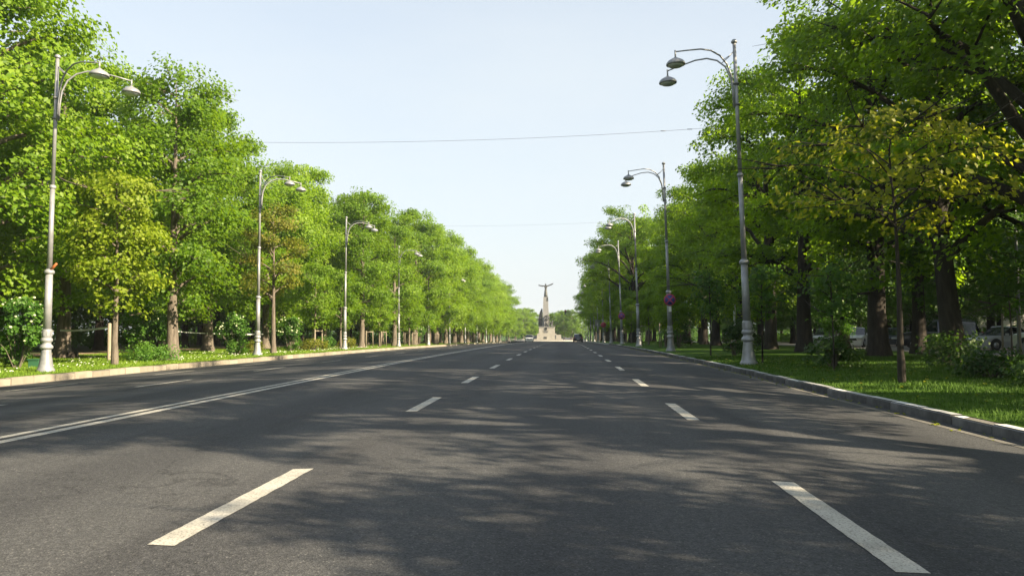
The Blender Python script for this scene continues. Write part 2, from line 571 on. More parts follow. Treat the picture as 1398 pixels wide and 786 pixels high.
# kerbs: single stones near the camera, one run beyond
def kerb(name, x0, x1, ztop, y0, y1, yend, mat, face=None):
    root = MB()
    # bedding under the stones
    ysb = [y for y in YS if -60 <= y <= yend]
    for a, b in zip(ysb[:-1], ysb[1:]):
        za, zb = prof(a) + ztop - .012, prof(b) + ztop - .012
        e = .012
        vs = [(x0 + e, a, za), (x1 - e, a, za), (x1 - e, b, zb), (x0 + e, b, zb), (x0 + e, a, za - .4), (x1 - e, a, za - .4), (x1 - e, b, zb - .4), (x0 + e, b, zb - .4)]
        root.add(vs, [(0, 1, 2, 3), (0, 4, 5, 1), (2, 6, 7, 3), (0, 3, 7, 4), (1, 5, 6, 2)])
    r = root.build(name, M['gutter'])
    tag(r, kind='structure')
    w, L, h = x1 - x0, .972, .40
    bm = bmesh.new()
    bmesh.ops.create_cube(bm, size=1, matrix=Matrix.Diagonal((w, L, h, 1)))
    top = [e for e in bm.edges if all(v.co.z > 0 for v in e.verts)]
    bmesh.ops.bevel(bm, geom=top, offset=.018, segments=2, affect='EDGES')
    me = bpy.data.meshes.new('kerb_stone')
    bm.to_mesh(me)
    bm.free()
    me.materials.append(mat)
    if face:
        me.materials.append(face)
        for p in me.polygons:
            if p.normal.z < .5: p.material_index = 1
    rnd = random.Random(3)
    y = y0
    while y < y1:
        o = bpy.data.objects.new('kerb_stone', me)
        COL.objects.link(o)
        o.parent = r
        sl = (prof(y + 1) - prof(y))
        o.location = ((x0 + x1) / 2 + rnd.uniform(-.007, .007), y + .5, (prof(y) + prof(y + 1)) / 2 + ztop - h / 2 + rnd.uniform(-.014, .008))
        o.rotation_euler = (math.atan(sl) + rnd.uniform(-.004, .004), rnd.uniform(-.01, .01), rnd.uniform(-.006, .006))
        y += 1
    run = MB()
    y = y1
    while y < yend:
        sl = prof(y + 2) - prof(y)
        run.box(((x0 + x1) / 2, y + 1, (prof(y) + prof(y + 2)) / 2 + ztop - .2), (w, 1.985, .4))
        y += 2
    run.build('kerb_stone_run', mat, r)['kind'] = 'stuff'
    return r


kerb('left_kerb', -16.72, -16.5, -.24, 12, 92, 228, M['kerb'])
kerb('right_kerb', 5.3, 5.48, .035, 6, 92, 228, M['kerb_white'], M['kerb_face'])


# lane paint
def strip(name, x, y0, y1, w, parent=road, jag=0):
    ys = np.linspace(y0, y1, 32 if (y1 < 24 and y1 - y0 < 5) else max(2, int((y1 - y0) / 3) + 2))
    rnd = random.Random(int(x * 100 + y0 * 7))
    vs, fs = [], []
    for i, y in enumerate(ys):
        for s in (-1, 1):
            xx = x + s * w / 2 + rnd.choice((0, 0, 0, -.002 * s, -.004 * s, .002 * s))
            yy = y + (rnd.uniform(-.03, .03) if i in (0, len(ys) - 1) else 0)
            vs.append((xx, yy, roadz(xx, yy) + .004))
    for i in range(len(ys) - 1):
        fs.append((2 * i, 2 * i + 1, 2 * i + 3, 2 * i + 2))
    o = MB().add(vs, fs).build(name, M['paint'], parent)
    return o


yl = [4.22, 11.25] + [17.3 + 6.6 * k for k in range(30)]
yr = [3.98, 10.45] + [16.6 + 6.4 * k for k in range(30)]
for y in yl:
    if y < 222: strip('lane_dash', -2.25, y, y + 2.35, .165)
for y in yr:
    if y < 222: strip('lane_dash', 1.72, y, y + 2.3, .165)
for k in range(31):
    y = 3.9 + 7 * k
    strip('lane_dash', -10.1, y - .3, y + 2.4, .16)
    y = 4.3 + 7 * k
    strip('lane_dash', -14.0, y + .2, y + 3.0, .16)
strip('centre_line', -6.02, -30, 224, .15)
strip('centre_line', -6.30, -30, 224, .15)


# ------------------------------------------------------------------ trees
def tube_np(out, pts, radii, sides):
    MBt = out
    MBt.tube(pts, radii, sides, cap=False)


def leaves_np(name, centres, sizes, weights, n, leaf, rng, axis_xy, flat=.72, up_bias=.85, droop=.5, out_c=None):
    """kite-shaped folded leaves in clumps; returns mesh with tone attribute"""
    C = np.array(centres)
    sz = np.array(sizes)
    w = np.array(weights, float)
    w /= w.sum()
    idx = rng.choice(len(C), n, p=w)
    off = rng.normal(size=(n, 3))
    off /= np.linalg.norm(off, axis=1, keepdims=True) + 1e-9
    off *= (rng.random(n) ** .42)[:, None]
    off *= np.stack([sz[idx], sz[idx], sz[idx] * flat], 1)
    P = C[idx] + off
    cen = np.array([axis_xy[0], axis_xy[1]])
    outv = P - np.array([cen[0], cen[1], 0])
    outv[:, 2] = 0
    outv /= np.linalg.norm(outv, axis=1, keepdims=True) + 1e-6
    nrm = np.array([0, 0, up_bias]) + outv * .75 + rng.normal(size=(n, 3)) * .55
    nrm /= np.linalg.norm(nrm, axis=1, keepdims=True)
    t = outv * .8 + rng.normal(size=(n, 3)) * .7 + np.array([0, 0, -droop])
    t -= nrm * (t * nrm).sum(1, keepdims=True)
    t /= np.linalg.norm(t, axis=1, keepdims=True) + 1e-9
    b = np.cross(nrm, t)
    L = (leaf * rng.uniform(.65, 1.25, n))[:, None]
    Wd = L * .40
    fold = nrm * L * rng.uniform(.05, .18, n)[:, None]
    v0 = P - t * L * .5
    v1 = P - t * L * .05 + b * Wd + fold
    v2 = P + t * L * .5 - nrm * L * .08
    v3 = P - t * L * .05 - b * Wd + fold
    V = np.stack([v0, v1, v2, v3], 1).reshape(-1, 3)
    base = np.arange(n) * 4
    F3 = np.concatenate([np.stack([base, base + 1, base + 2], 1), np.stack([base, base + 2, base + 3], 1)])
    ct = rng.uniform(.28, .72, len(C))
    tone = np.repeat(np.clip(ct[idx] + rng.normal(size=n) * .13, 0, 1), 4)
    return mesh_np(name, V, faces3=F3, tone=tone)


def tree_mesh(seed, H, zb, R, tr, n_leaf, leaf=.2, limbs=18, top=.9, bend=.3, clump=.8, spread=1.0, knob=False, peak=.3, shell=0, flare=1.0, lt=1.0, twigs=.3):
    rng = np.random.default_rng(seed)
    rnd = random.Random(seed)
    mb = MB()
    # trunk
    n = 9
    ax = []
    bx, by = rnd.uniform(-bend, bend), rnd.uniform(-bend, bend)
    ph = rnd.uniform(0, 6)
    for i in range(n):
        s = i / (n - 1)
        ax.append(Vector((bx * s * s + .12 * bend * math.sin(4 * s + ph), by * s * s + .12 * bend * math.cos(5 * s + ph), H * top * s)))
    rr = [tr * (1.35 if i == 0 else 1) * (1 - .93 * (i / (n - 1)) ** 1.1) for i in range(n)]
    P = [Vector((0, 0, -.25)), Vector((0, 0, .02)), Vector((0, 0, .35)) + (ax[1] * .1)] + ax[1:]
    Rr = [tr * (1 + .75 * flare), tr * (1 + .45 * flare), tr * 1.08] + [max(r, .02) for r in rr[1:]]
    mb.tube(P, Rr, 11, cap=False)
    if knob:
        for k in range(4):
            z = H * .09 + k * H * .035
            a = rnd.uniform(0, 6.28)
            mb.lathe([(.02, -.25), (tr * .55, -.14), (tr * .66, .0), (tr * .5, .15), (.02, .25)], 8, (math.cos(a) * tr * .65, math.sin(a) * tr * .65, z))

    def axis(z):
        s = min(1, max(0, z / (H * top)))
        f = s * (n - 1)
        i = min(n - 2, int(f))
        return ax[i].lerp(ax[i + 1], f - i), max(.02, rr[i] + (rr[i + 1] - rr[i]) * (f - i))

    def env(z):
        t = (z - zb) / (H - zb)
        t = min(1, max(0, t))
        if t < peak:
            return R * (.62 + .38 * math.sin(t / peak * PI / 2))
        u = (t - peak) / (1 - peak)
        return R * (.10 + .90 * math.sqrt(max(0, 1 - u ** 1.7)))

    cents, sizes, wts = [], [], []

    def clump_at(p, s, w=1.0):
        cents.append(tuple(p)); sizes.append(s * rnd.uniform(.75, 1.25)); wts.append(w * s * s * rnd.uniform(.6, 1.3))

    for i in range(limbs):
        s = (i + .5) / limbs
        z0 = zb * .88 + (H * top * .97 - zb * .88) * s ** 1.08
        a = i * 2.39996 + rnd.uniform(-.35, .35)
        base, br = axis(z0)
        rise = (.55 - .1 * s) * spread
        ztip = min(H * .985, z0 + rise * env(z0) * rnd.uniform(.5, 1.1) * (1.1 - .2 * s))
        L = env(ztip) * rnd.uniform(.78, 1.08)
        if rnd.random() < .12: L *= 1.18
        d = Vector((math.cos(a), math.sin(a), 0))
        side = Vector((-d.y, d.x, 0))
        pts = []
        sw = rnd.uniform(-.25, .25)
        for k in range(7):
            q = k / 6
            pp = base + d * (L * q) + Vector((0, 0, (ztip - z0) * (1 - (1 - q) ** 2.0) - .16 * L * max(0, q - .6) ** 1.2)) + side * (sw * L * math.sin(q * PI) * .6 + rnd.uniform(-.06, .06) * L * (q > .2))
            pts.append(pp)
        lr = min(br * .66, (.045 + L * .02) * lt)
        mb.tube(pts, [lr * (1 - .88 * k / 6) + .006 for k in range(7)], 6, cap=False)
        for k in range(3, 7):
            clump_at(pts[k] + Vector((rnd.uniform(-.3, .3), rnd.uniform(-.3, .3), rnd.uniform(-.15, .25))), clump * (.7 + .12 * k), .8)
        if twigs and rnd.random() < twigs:
            e0 = pts[6]
            dd = (pts[6] - pts[5]).normalized() + Vector((0, 0, rnd.uniform(-.1, .5)))
            for m_ in range(3):
                d2 = dd + Vector((rnd.uniform(-.5, .5), rnd.uniform(-.5, .5), rnd.uniform(-.2, .4)))
                st_ = pts[5].lerp(e0, rnd.random())
                mid_ = st_ + d2 * rnd.uniform(.4, .7)
                mb.tube([st_, mid_, mid_ + (d2 + Vector((0, 0, rnd.uniform(-.3, .3)))) * rnd.uniform(.3, .7)], [.02, .013, .006], 4, cap=False)
        ns = 5 if L > 1.5 else 3
        for j in range(ns):
            q = .3 + .65 * (j + rnd.random() * .6) / ns
            f = q * 6
            k = min(5, int(f))
            b0 = pts[k].lerp(pts[k + 1], f - k)
            sgn = 1 if j % 2 else -1
            dd = (d * rnd.uniform(.3, .9) + side * sgn * rnd.uniform(.6, 1.1) + Vector((0, 0, rnd.uniform(-.15, .5)))).normalized()
            l2 = L * rnd.uniform(.28, .5) * (1.1 - .4 * q)
            tip = b0 + dd * l2 + Vector((0, 0, -.1 * l2))
            mid = b0.lerp(tip, .5) + Vector((0, 0, .12 * l2))
            r2 = max(.008, lr * .4 * (1 - .5 * q))
            mb.tube([b0, mid, tip], [r2, r2 * .7, r2 * .2], 4, cap=False)
            clump_at(tip, clump, 1)
            clump_at(mid + Vector((rnd.uniform(-.3, .3), rnd.uniform(-.3, .3), .1)), clump * .85, .7)
    tip, _ = axis(H * top)
    for k in range(4):
        clump_at(tip + Vector((rnd.uniform(-.35, .35) * R * .25, rnd.uniform(-.35, .35) * R * .25, rnd.uniform(-.04, .05) * H)), clump * .8, .9)
    for k in range(shell):
        z = zb * .8 + (H - zb * .8) * ((k + rnd.random()) / shell) ** 1.05 * .97
        a = k * 2.39996 + rnd.uniform(-.4, .4)
        e = env(z) * rnd.uniform(.62, .98) * (.9 + .16 * math.sin(3 * a + z * .9 + ph))
        b0, _ = axis(min(z, H * top))
        p = Vector((b0.x + math.cos(a) * e, b0.y + math.sin(a) * e, z - .3))
        clump_at(p, clump * rnd.uniform(.75, 1.15), .95)
        if k % 2 == 0:
            q0, _ = axis(min(H * top * .96, z - .25 * e))
            mb.tube([q0.lerp(p, .45) - Vector((0, 0, .1)), q0.lerp(p, .75), p], [.022, .014, .005], 3, cap=False)
    tm = mb.mesh('trunk')
    cm = leaves_np('crown', cents, sizes, wts, n_leaf, leaf, rng, (0, 0))
    return tm, cm


BIG = [tree_mesh(100 + k, 16.5, 3.3, 4.7, .33, 36000, .19, 19, knob=(k % 2 == 0), shell=130, clump=.8) for k in range(5)]
TALL = [tree_mesh(200 + k, 15.0, 3.5, 3.1, .25, 21000, .18, 20, peak=.35, shell=90) for k in range(2)]
BROAD = [tree_mesh(300 + k, 17.5, 4.0, 5.6, .40, 27000, .19, 20, shell=50, lt=1.8, clump=.72, twigs=.6, spread=1.25, top=.86, bend=.8) for k in range(3)]
ROUND = [tree_mesh(350 + k, 14.0, 3.0, 5.2, .30, 30000, .22, 17, shell=90, clump=1.0, peak=.42, lt=1.3, twigs=.5) for k in range(2)]
YOUNG = [tree_mesh(400 + k, 8.2, 2.9, 1.95, .13, 10000, .16, 15, clump=.5, shell=60, flare=.3) for k in range(2)]
BROWN = tree_mesh(450, 10.5, 3.6, 2.1, .16, 8000, .16, 16, clump=.5)
SLIM = tree_mesh(471, 5.6, 3.6, 3.0, .075, 1900, .13, 13, clump=.32, lt=.8, peak=.4, spread=.6, bend=.15, flare=.25)
SAPL = [tree_mesh(480 + k, 3.2, 1.5, .65, .028, 700, .14, 9, clump=.28, bend=.08, flare=.3) for k in range(2)]


def place_tree(kind, meshes, x, y, label, group, rz=None, s=1.0, sz=None, leaf=None, bark=None, lean=(0, 0), z=None, rnd=random.Random(5)):
    r = empty(kind, (x, y, gnd(x, y) if z is None else z), rnd.uniform(0, 6.28) if rz is None else rz, label, 'tree', group)
    r.rotation_euler = (lean[0], lean[1], r.rotation_euler[2])
    r.scale = (s, s, sz or s)
    for nm, me, mt in (('trunk', meshes[0], bark or M['bark']), ('crown', meshes[1], leaf or M['leaf'])):
        if not me.materials:
            me.materials.append(mt)
        o = bpy.data.objects.new(nm, me)
        COL.objects.link(o)
        o.parent = r
        o.material_slots[0].link = 'OBJECT'
        o.material_slots[0].material = mt
    return r


R5 = random.Random(11)
LL = [25.3, 44.4, 62.5, 83.3, 101.8, 120.8] + [140 + 19 * k for k in range(5)]
LR = [26.2, 45.0, 64.0, 82.3, 101.2, 120.2] + [139 + 19 * k for k in range(5)]
word = ['first', 'second', 'third', 'fourth', 'fifth', 'sixth', 'seventh', 'eighth', 'ninth', 'tenth', 'eleventh']
SEEN = {}


def between(y, ys, side, what):
    k = sum(1 for q in ys if q < y)
    spot = f'before the {word[0]} {side} lamp' if k == 0 else f'beyond the last {side} lamp' if k == len(ys) else f'between {side} lamps {word[k - 1]} and {word[k]}'
    key = (what, spot)
    SEEN[key] = SEEN.get(key, 0) + 1
    nth = ['', 'next ', 'third ', 'fourth ', 'fifth ', 'sixth ', 'seventh '][min(6, SEEN[key] - 1)]
    return f'{nth}{what} {spot}'



GL = 'lindens along the left side'
# left first row (between the lamps)
place_tree('young_tree', YOUNG[0], -18.5, 30.6, 'small yellow-green tree with a slim straight trunk between the first left lamps', 'young roadside trees', .4, 1.02, leaf=M['leaf_yellow'])
place_tree('linden_tree', TALL[0], -18.9, 36.0, 'tall narrow green tree at the left kerb, right of the slim yellow-green tree', GL, 1.0, 1.0)
place_tree('young_tree', BROWN, -18.9, 49.0, 'slender tree with browning yellow leaves just past the second lamp on the left', 'young roadside trees', 2.2, .98, leaf=M['leaf_brown'])
ya = [(-19.2, 72.0), (-19.2, 86.0), (-19.4, 98.5), (-19.2, 114.5)] + [(-19.3, 125 + 9.5 * k) for k in range(12)]
for i, (x, y) in enumerate(ya):
    place_tree('linden_tree', TALL[i % 2] if i < 2 else (ROUND[i % 2] if i % 3 == 1 else BIG[(i * 2) % 5]), x, y + R5.uniform(-.5, .5),
               between(y, LL, 'left', 'green linden in the kerb row'), GL, s=(R5.uniform(1.0, 1.2) if y > 90 else 1.0) if i > 1 else 1.05)
for y in (58, 65, 79, 92, 107):
    place_tree('young_tree', YOUNG[1], -19 + R5.uniform(-.6, .3), y, between(y, LL, 'left', 'low young thin-trunked tree'), 'young roadside trees', s=R5.uniform(.7, .95))
# left second row
yb = [(-24.5, 14), (-24.8, 22.5), (-24.6, 30.5), (-25.5, 37.6), (-25.3, 48.3), (-25.6, 53.8), (-25.0, 63), (-25.6, 71.5)] + [(-25.4, 80 + 8.6 * k) for k in range(18)]
lab = {2: 'very tall bushy linden behind the first lamp on the left, its top leaving the picture', 3: 'linden with a thick knobbly trunk right of the first left lamp',
       4: 'linden with a broad lit trunk left of the bare trunk at the left kerb', 5: 'linden whose lit trunk stands right of the tall narrow kerb tree'}
for i, (x, y) in enumerate(yb):
    place_tree('linden_tree', ROUND[i % 2] if i in (6, 8, 11, 13, 16, 19, 22) else BIG[i % 5], x, y, lab.get(i) or between(y, LL, 'left', 'tall linden behind the kerb row'), GL, s=R5.uniform(1.0, 1.12) if i != 2 else 1.15)
# left wood
for x, step, y1 in ((-35, 8.5, 200), (-43, 9, 170), (-52, 9, 150), (-62, 9, 130)):
    y = 8 + R5.uniform(0, 6)
    while y < y1:
        place_tree('park_tree', BIG[R5.randrange(5)], x + R5.uniform(-1.5, 1.5), y, 'dark park tree deep in the shade behind the path on the left', 'trees of the left park',
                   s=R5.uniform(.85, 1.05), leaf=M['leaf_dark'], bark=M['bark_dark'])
        y += step * R5.uniform(.85, 1.15)

GR = 'big trees along the right side'
right = [(13.5, 27.6, 'big dark tree with a leaning thick trunk behind the slim right tree', BROAD[0], .93, (.02, -.12), 0),
         (13.0, 21.2, 'big tree at the right edge with heavy dark limbs high up', BROAD[1], 1.0, (0, 0), .6),
         (13.3, 33.6, 'big tree with a very thick upright dark trunk left of the slim right tree', BROAD[2], 1.0, (0, 0), 4.0),
         (12.5, 41.0, 'big dark tree with lit bark on its trunk edge, right of the first right lamp', BROAD[1], .98, (0, .02), 3.2),
         (12.7, 48.5, 'big dark tree close behind the first lamp on the right', BROAD[0], .95, (0, 0), 5.1)]
for x, y, l, me, s, ln, rz in right:
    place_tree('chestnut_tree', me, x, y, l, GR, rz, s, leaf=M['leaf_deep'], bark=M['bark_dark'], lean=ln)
yr2 = [57.5, 66, 74] + [83 + 8.8 * k for k in range(17)]
for i, y in enumerate(yr2):
    x = 12.9 if y < 100 else 9.4
    place_tree('chestnut_tree', BROAD[(i * 2 + 1) % 3] if i % 3 else BIG[i % 5], x + R5.uniform(-.4, .4), y, between(y, LR, 'right', 'dark-trunked tree in the front row'), GR, s=R5.uniform(.86, .95) if y < 100 else R5.uniform(1.0, 1.1),
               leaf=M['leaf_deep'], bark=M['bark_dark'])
for y in (4.6, 11.6, -13, -21, -29):
    place_tree('chestnut_tree', BROAD[int(abs(y)) % 3], 12.6 + R5.uniform(-.2, .4), y, 'tree of the right row beside the camera, outside the view', GR, s=R5.uniform(.92, 1.0), leaf=M['leaf_deep'], bark=M['bark_dark'])
for x, y in ((9.4, -1.6), (8.8, .9)):
    place_tree('young_tree', YOUNG[0], x, y, 'young tree of the right lawn beside the camera, outside the view', 'young roadside trees', s=.82, leaf=M['leaf_deep'], bark=M['bark_dark'])
y = -26
while y < 200:
    if -15 < y < 17.5:
        y = 18.5
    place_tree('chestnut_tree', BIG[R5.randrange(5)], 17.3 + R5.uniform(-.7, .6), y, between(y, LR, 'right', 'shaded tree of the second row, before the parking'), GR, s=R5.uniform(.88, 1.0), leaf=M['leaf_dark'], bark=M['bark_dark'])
    y += R5.uniform(8.5, 10.5)
for x, step, y1 in ((28.5, 11, 120), (37, 9, 190), (46, 9.5, 170), (58, 10, 150)):
    y = 8 + R5.uniform(0, 6)
    while y < y1:
        place_tree('park_tree', BIG[R5.randrange(5)], x + R5.uniform(-1.5, 1.5), y, 'dark tree behind the parked cars on the right', 'trees behind the right parking', s=R5.uniform(.85, 1.05),
                   leaf=M['leaf_dark'], bark=M['bark_dark'], z=prof(y) + (.09 if x > 34 else .06))
        y += step * R5.uniform(.85, 1.15)
place_tree('young_tree', SLIM, 7.15, 16.9, 'slim tree with a pale bare trunk and low yellowing branches near the right kerb', 'young roadside trees', 1.1, 1.0, leaf=M['leaf_gold'], bark=M['bark_dark'])
place_tree('sapling', SAPL[0], 7.25, 21.3, 'thin dark sapling in the right lawn by the loose bush', 'saplings', 0, .95, leaf=M['leaf_dark'], bark=M['bark_dark'])
place_tree('sapling', SAPL[1], 6.85, 27.2, 'thin dark sapling right behind the first lamp on the right', 'saplings', 0, 1.1, leaf=M['leaf_dark'], bark=M['bark_dark'])
place_tree('sapling', SAPL[1], 6.6, 35.3, 'thin dark sapling left of the first right lamp', 'saplings', 2, 1.25, leaf=M['leaf_dark'], bark=M['bark_dark'])
place_tree('sapling', SAPL[0], 17.6, 31.6, 'brightly lit staked sapling before the white off-road car at right', 'saplings', 1, 1.25, leaf=M['leaf_bush'], bark=M['bark'], z=gnd(17.6, 31.6))
for y in (52, 58, 71, 88, 97):
    place_tree('young_tree', YOUNG[1], 7.3 + R5.uniform(-.4, .6), y, between(y, LR, 'right', 'young green kerb tree'), 'young roadside trees', s=R5.uniform(.55, .75), leaf=M['leaf'])
# beyond the roundabout
fx = [(-30, 272), (-27, 285), (-25, 298), (-22.5, 312), (-20.5, 326), (-18, 340), (-17, 358), (-16.5, 376), (-16, 400), (-38, 290), (-34, 310), (-30, 335), (-27, 360), (-25, 390)]
for i, (x, y) in enumerate(fx):
    place_tree('linden_tree', BIG[i % 5], x, y, 'far green tree beyond the roundabout, left of the monument', 'trees beyond the roundabout', s=R5.uniform(.85, 1.0), z=prof(y) - .1)
fx = [(-8, 352), (-4, 340), (0, 346), (3.5, 338), (-6, 365), (-1, 362), (3, 360), (7, 352), (-2, 380)]
for i, (x, y) in enumerate(fx):
    place_tree('linden_tree', BIG[i % 5], x, y, 'far pale green tree behind the monument, right of its column', 'trees beyond the roundabout', s=R5.uniform(.78, .95), z=prof(y) - .1)
for i in range(22):
    x = -60 + i * 7 + R5.uniform(-2, 2)
    y = 560 + R5.uniform(-40, 60)
    place_tree('linden_tree', BIG[i % 5], x, y, 'hazy tree in the farthest line at the end of the avenue', 'trees beyond the roundabout', s=R5.uniform(.7, .95), z=prof(y) - .1)

# ------------------------------------------------------------------ street lamps
def make_lamp():
    r = empty('street_lamp', (0, 0, 0))
    MB().lathe([(.29, -.1), (.29, .05), (.265, .10), (.235, .14), (.21, .3), (.18, .5), (.155, .68), (.15, .76)], 20).build('base', M['metal'], r)
    MB().lathe([(.145, .76), (.20, .79), (.21, .84), (.19, .89), (.145, .93), (.14, 1.0), (.18, 1.03), (.19, 1.08), (.175, 1.13), (.145, 1.16)], 20).build('ring_moulding', M['metal'], r)
    b = MB().lathe([(.145, 1.16), (.15, 1.18), (.15, 1.42), (.138, 1.45)], 20).build('band', M['metal'], r)
    rv = MB()
    for k in range(8):
        a = k * PI / 4
        rv.box((.151 * math.cos(a), .151 * math.sin(a), 1.30), (.02, .05, .16), a)
    rv.build('relief', M['metal'], b)
    MB().lathe([(.132, 1.45), (.112, 3.34)], 18).build('lower_shaft', M['metal'], r)
    MB().lathe([(.112, 3.34), (.16, 3.37), (.168, 3.42), (.155, 3.46), (.095, 3.52)], 18).build('collar', M['metal'], r)
    MB().lathe([(.09, 3.52), (.076, 6.3)], 16).build('middle_shaft', M['metal'], r)
    MB().lathe([(.076, 6.3), (.11, 6.33), (.11, 6.40), (.07, 6.44)], 16).build('collar', M['metal'], r)
    MB().lathe([(.068, 6.44), (.058, 10.9)], 14).build('upper_shaft', M['metal'], r)
    MB().lathe([(.066, 10.9), (.10, 10.92), (.105, 10.97), (.06, 11.03), (.01, 11.05)], 14).build('cap', M['metal'], r)
    for z in (8.78, 9.5):
        MB().lathe([(.075, z - .03), (.105, z - .03), (.105, z + .03), (.075, z + .03)], 12).build('clamp', M['metal_dark'], r)
    for sgn in (-1, 1):
        a = sgn * rad(24)
        d = (math.cos(a), math.sin(a))
        pr = [(.11, 8.7), (.12, 9.3), (.17, 9.75), (.33, 10.15), (.6, 10.42), (.95, 10.56), (1.35, 10.57), (1.85, 10.48), (2.35, 10.38)]
        # both arms leave the pole side by side
        pts = [(q * d[0], q * d[1], z) for q, z in pr]
        arm = MB().tube(pts, [.028, .03, .03, .03, .029, .028, .026, .024, .022], 8)
        arm.tube([(.06 * d[0], .06 * d[1], 10.6), (.22 * d[0], .22 * d[1], 10.45), (.45 * d[0], .45 * d[1], 10.3)], .014, 6)
        arm.build('arm', M['metal'], r)
        c = (2.35 * d[0], 2.35 * d[1])
        MB().tube([(c[0], c[1], 10.43), (c[0], c[1], 10.16)], .028, 8).build('hanger', M['metal'], r)
        hd = MB().lathe([(.04, 10.20), (.07, 10.17), (.15, 10.13), (.25, 10.07), (.305, 10.0), (.315, 9.95), (.305, 9.93), (.02, 9.945)], 20, (c[0], c[1], 0)).build('lamp_head', M['metal'], r)
        MB().lathe([(.265, 9.935), (.25, 9.905), (.19, 9.87), (.1, 9.85), (.01, 9.845)], 18, (c[0], c[1], 0)).build('glass_bowl', M['glass_bowl'], hd)
    return r


lamp0 = make_lamp()
kids = children_of()
first = first_left = True
for side, ys, x in (('left', LL, -18.1), ('right', LR, 6.15)):
    for i, y in enumerate(ys):
        o = lamp0 if first else copy_tree(lamp0, kids)
        first = False
        x_ = -17.75 if first_left else x
        first_left = False
        o.location = (x_, y, gnd(x_, y))
        o.rotation_euler = (rad(R5.uniform(-.4, .4)), rad(.5) if i == 0 else rad(R5.uniform(-.4, .4)), 0) if side == 'left' else (rad(R5.uniform(-.4, .4)), rad(1.6 + R5.uniform(-.3, .3)), PI)
        extra = ''
        if side == 'left' and i == 0: extra = ', orange bracket on its shaft'
        if side == 'right' and i == 0: extra = ', its foot in deep shade'
        if side == 'right' and i == 1: extra = ', round blue sign on its shaft'
        tag(o, f'two-armed grey street lamp, {word[i]} of the {side} row{extra}', 'street lamp', f'street lamps along the {side} side')

fh = MB()
fh.tube([(0, 0, 0), (.10, -.05, .08), (.26, -.09, .2)], .035, 8).tube([(.02, 0, .0), (.06, .07, .10), (.10, .16, .22)], .03, 8)
fo = fh.build('flag_holder', M['rust'])
fo.parent = lamp0
fo.location = (.09, -.05, 3.5)


# round no-stopping signs on lamp shafts
def round_sign(x, y, z, rr, label, face, ring, cross):
    r = empty('road_sign', (x, y, z), 0, label, 'road sign', 'round signs on the right lamps')
    MB().tube([(0, 0, 0), (0, .015, 0)], rr, 28).build('disc', ring, r)
    MB().tube([(0, -.004, 0), (0, .008, 0)], rr * .80, 28).build('face', face, r)
    if cross:
        c = MB()
        for s in (-1, 1):
            a = s * PI / 4
            ca, sa = math.cos(a), math.sin(a)
            L, w = rr * .84, rr * .095
            pts = [(ca * u - sa * v, -.008 - .002 * (s > 0), sa * u + ca * v) for u, v in ((-L, -w), (L, -w), (L, w), (-L, w))]
            c.add(pts, [(0, 1, 2, 3)])
        c.build('cross_bars', ring, r)
    MB().box((0, .09, .0), (.05, .16, .04)).build('bracket', M['metal_dark'], r)
    return r


zz = gnd(6.15, 45)
round_sign(6.15 - .06, 45.0 - .22, zz + 2.95, .34, 'round blue no-stopping sign, red ring and cross, on the second right lamp', M['sign_blue'], M['sign_red'], True)
pl = MB().box((6.1, 44.80, zz + 2.42), (.16, .012, .30)).build('sign_plate', M['plate'])
tag(pl, 'small white plate under the nearest round blue sign', 'road sign')
round_sign(6.15 - .06, 82.3 - .22, gnd(6.15, 82) + 2.95, .36, 'small round blue sign with red ring on the fourth right lamp', M['sign_blue'], M['sign_red'], True)
round_sign(6.15 - .06, 120.2 - .22, gnd(6.15, 120) + 2.7, .42, 'small round red sign on the sixth right lamp', M['sign_red'], M['sign_red'], False)

# overhead street wires
for x0, x1, y, z0, z1, sag, rw, lab_ in ((-26, 12.5, 46.5, 13.2, 13.7, .55, .009, 'nearer thin overhead wire strung across the avenue from tree to tree'), (-26, 12.5, 84, 13.0, 13.4, .5, .0055, 'farther faint overhead wire across the avenue')):
    pts = []
    for k in range(25):
        q = k / 24
        pts.append((x0 + (x1 - x0) * q, y + .4 * q, z0 + (z1 - z0) * q - sag * 4 * q * (1 - q)))
    wv = MB().tube(pts, rw, 5)
    r = empty('overhead_wire', pts[0], 0, lab_, 'wire', 'wires over the avenue')
    o = wv.build('cable', M['wire'], r, loc=tuple(-Vector(pts[0])))
    for q in (20, 21):
        p = Vector(pts[q]) - Vector(pts[0])
        MB().tube([p - Vector((.15, 0, 0)), p + Vector((.15, 0, 0))], rw * 2.6, 6).build('insulator', M['wire'], r)


# ------------------------------------------------------------------ bushes
def bush_mesh(seed, w, h, n, leaf, nc=26, z0=.05, flat=.8):
    rng = np.random.default_rng(seed)
    rnd = random.Random(seed)
    cents, sizes, wts = [], [], []
    st = MB()
    for k in range(nc):
        a, q = rnd.uniform(0, 6.28), math.sqrt(rnd.random())
        zz_ = z0 + (h - z0) * (.15 + .8 * rnd.random())
        lim = math.sqrt(max(.1, 1 - ((zz_ - z0) / (h - z0) - .35) ** 2 / .55))
        p = (math.cos(a) * q * w * .42 * lim, math.sin(a) * q * w * .42 * lim, zz_)
        cents.append(p); sizes.append(w * .17 * rnd.uniform(.7, 1.3)); wts.append(1)
        if k % 2 == 0:
            st.tube([(p[0] * .1, p[1] * .1, -.05), (p[0] * .5, p[1] * .5, p[2] * .6), p], [.018, .012, .005], 4, cap=False)
    return st.mesh('stem'), leaves_np('foliage', cents, sizes, wts, n, leaf, rng, (0, 0), flat=flat, droop=.3), cents, sizes


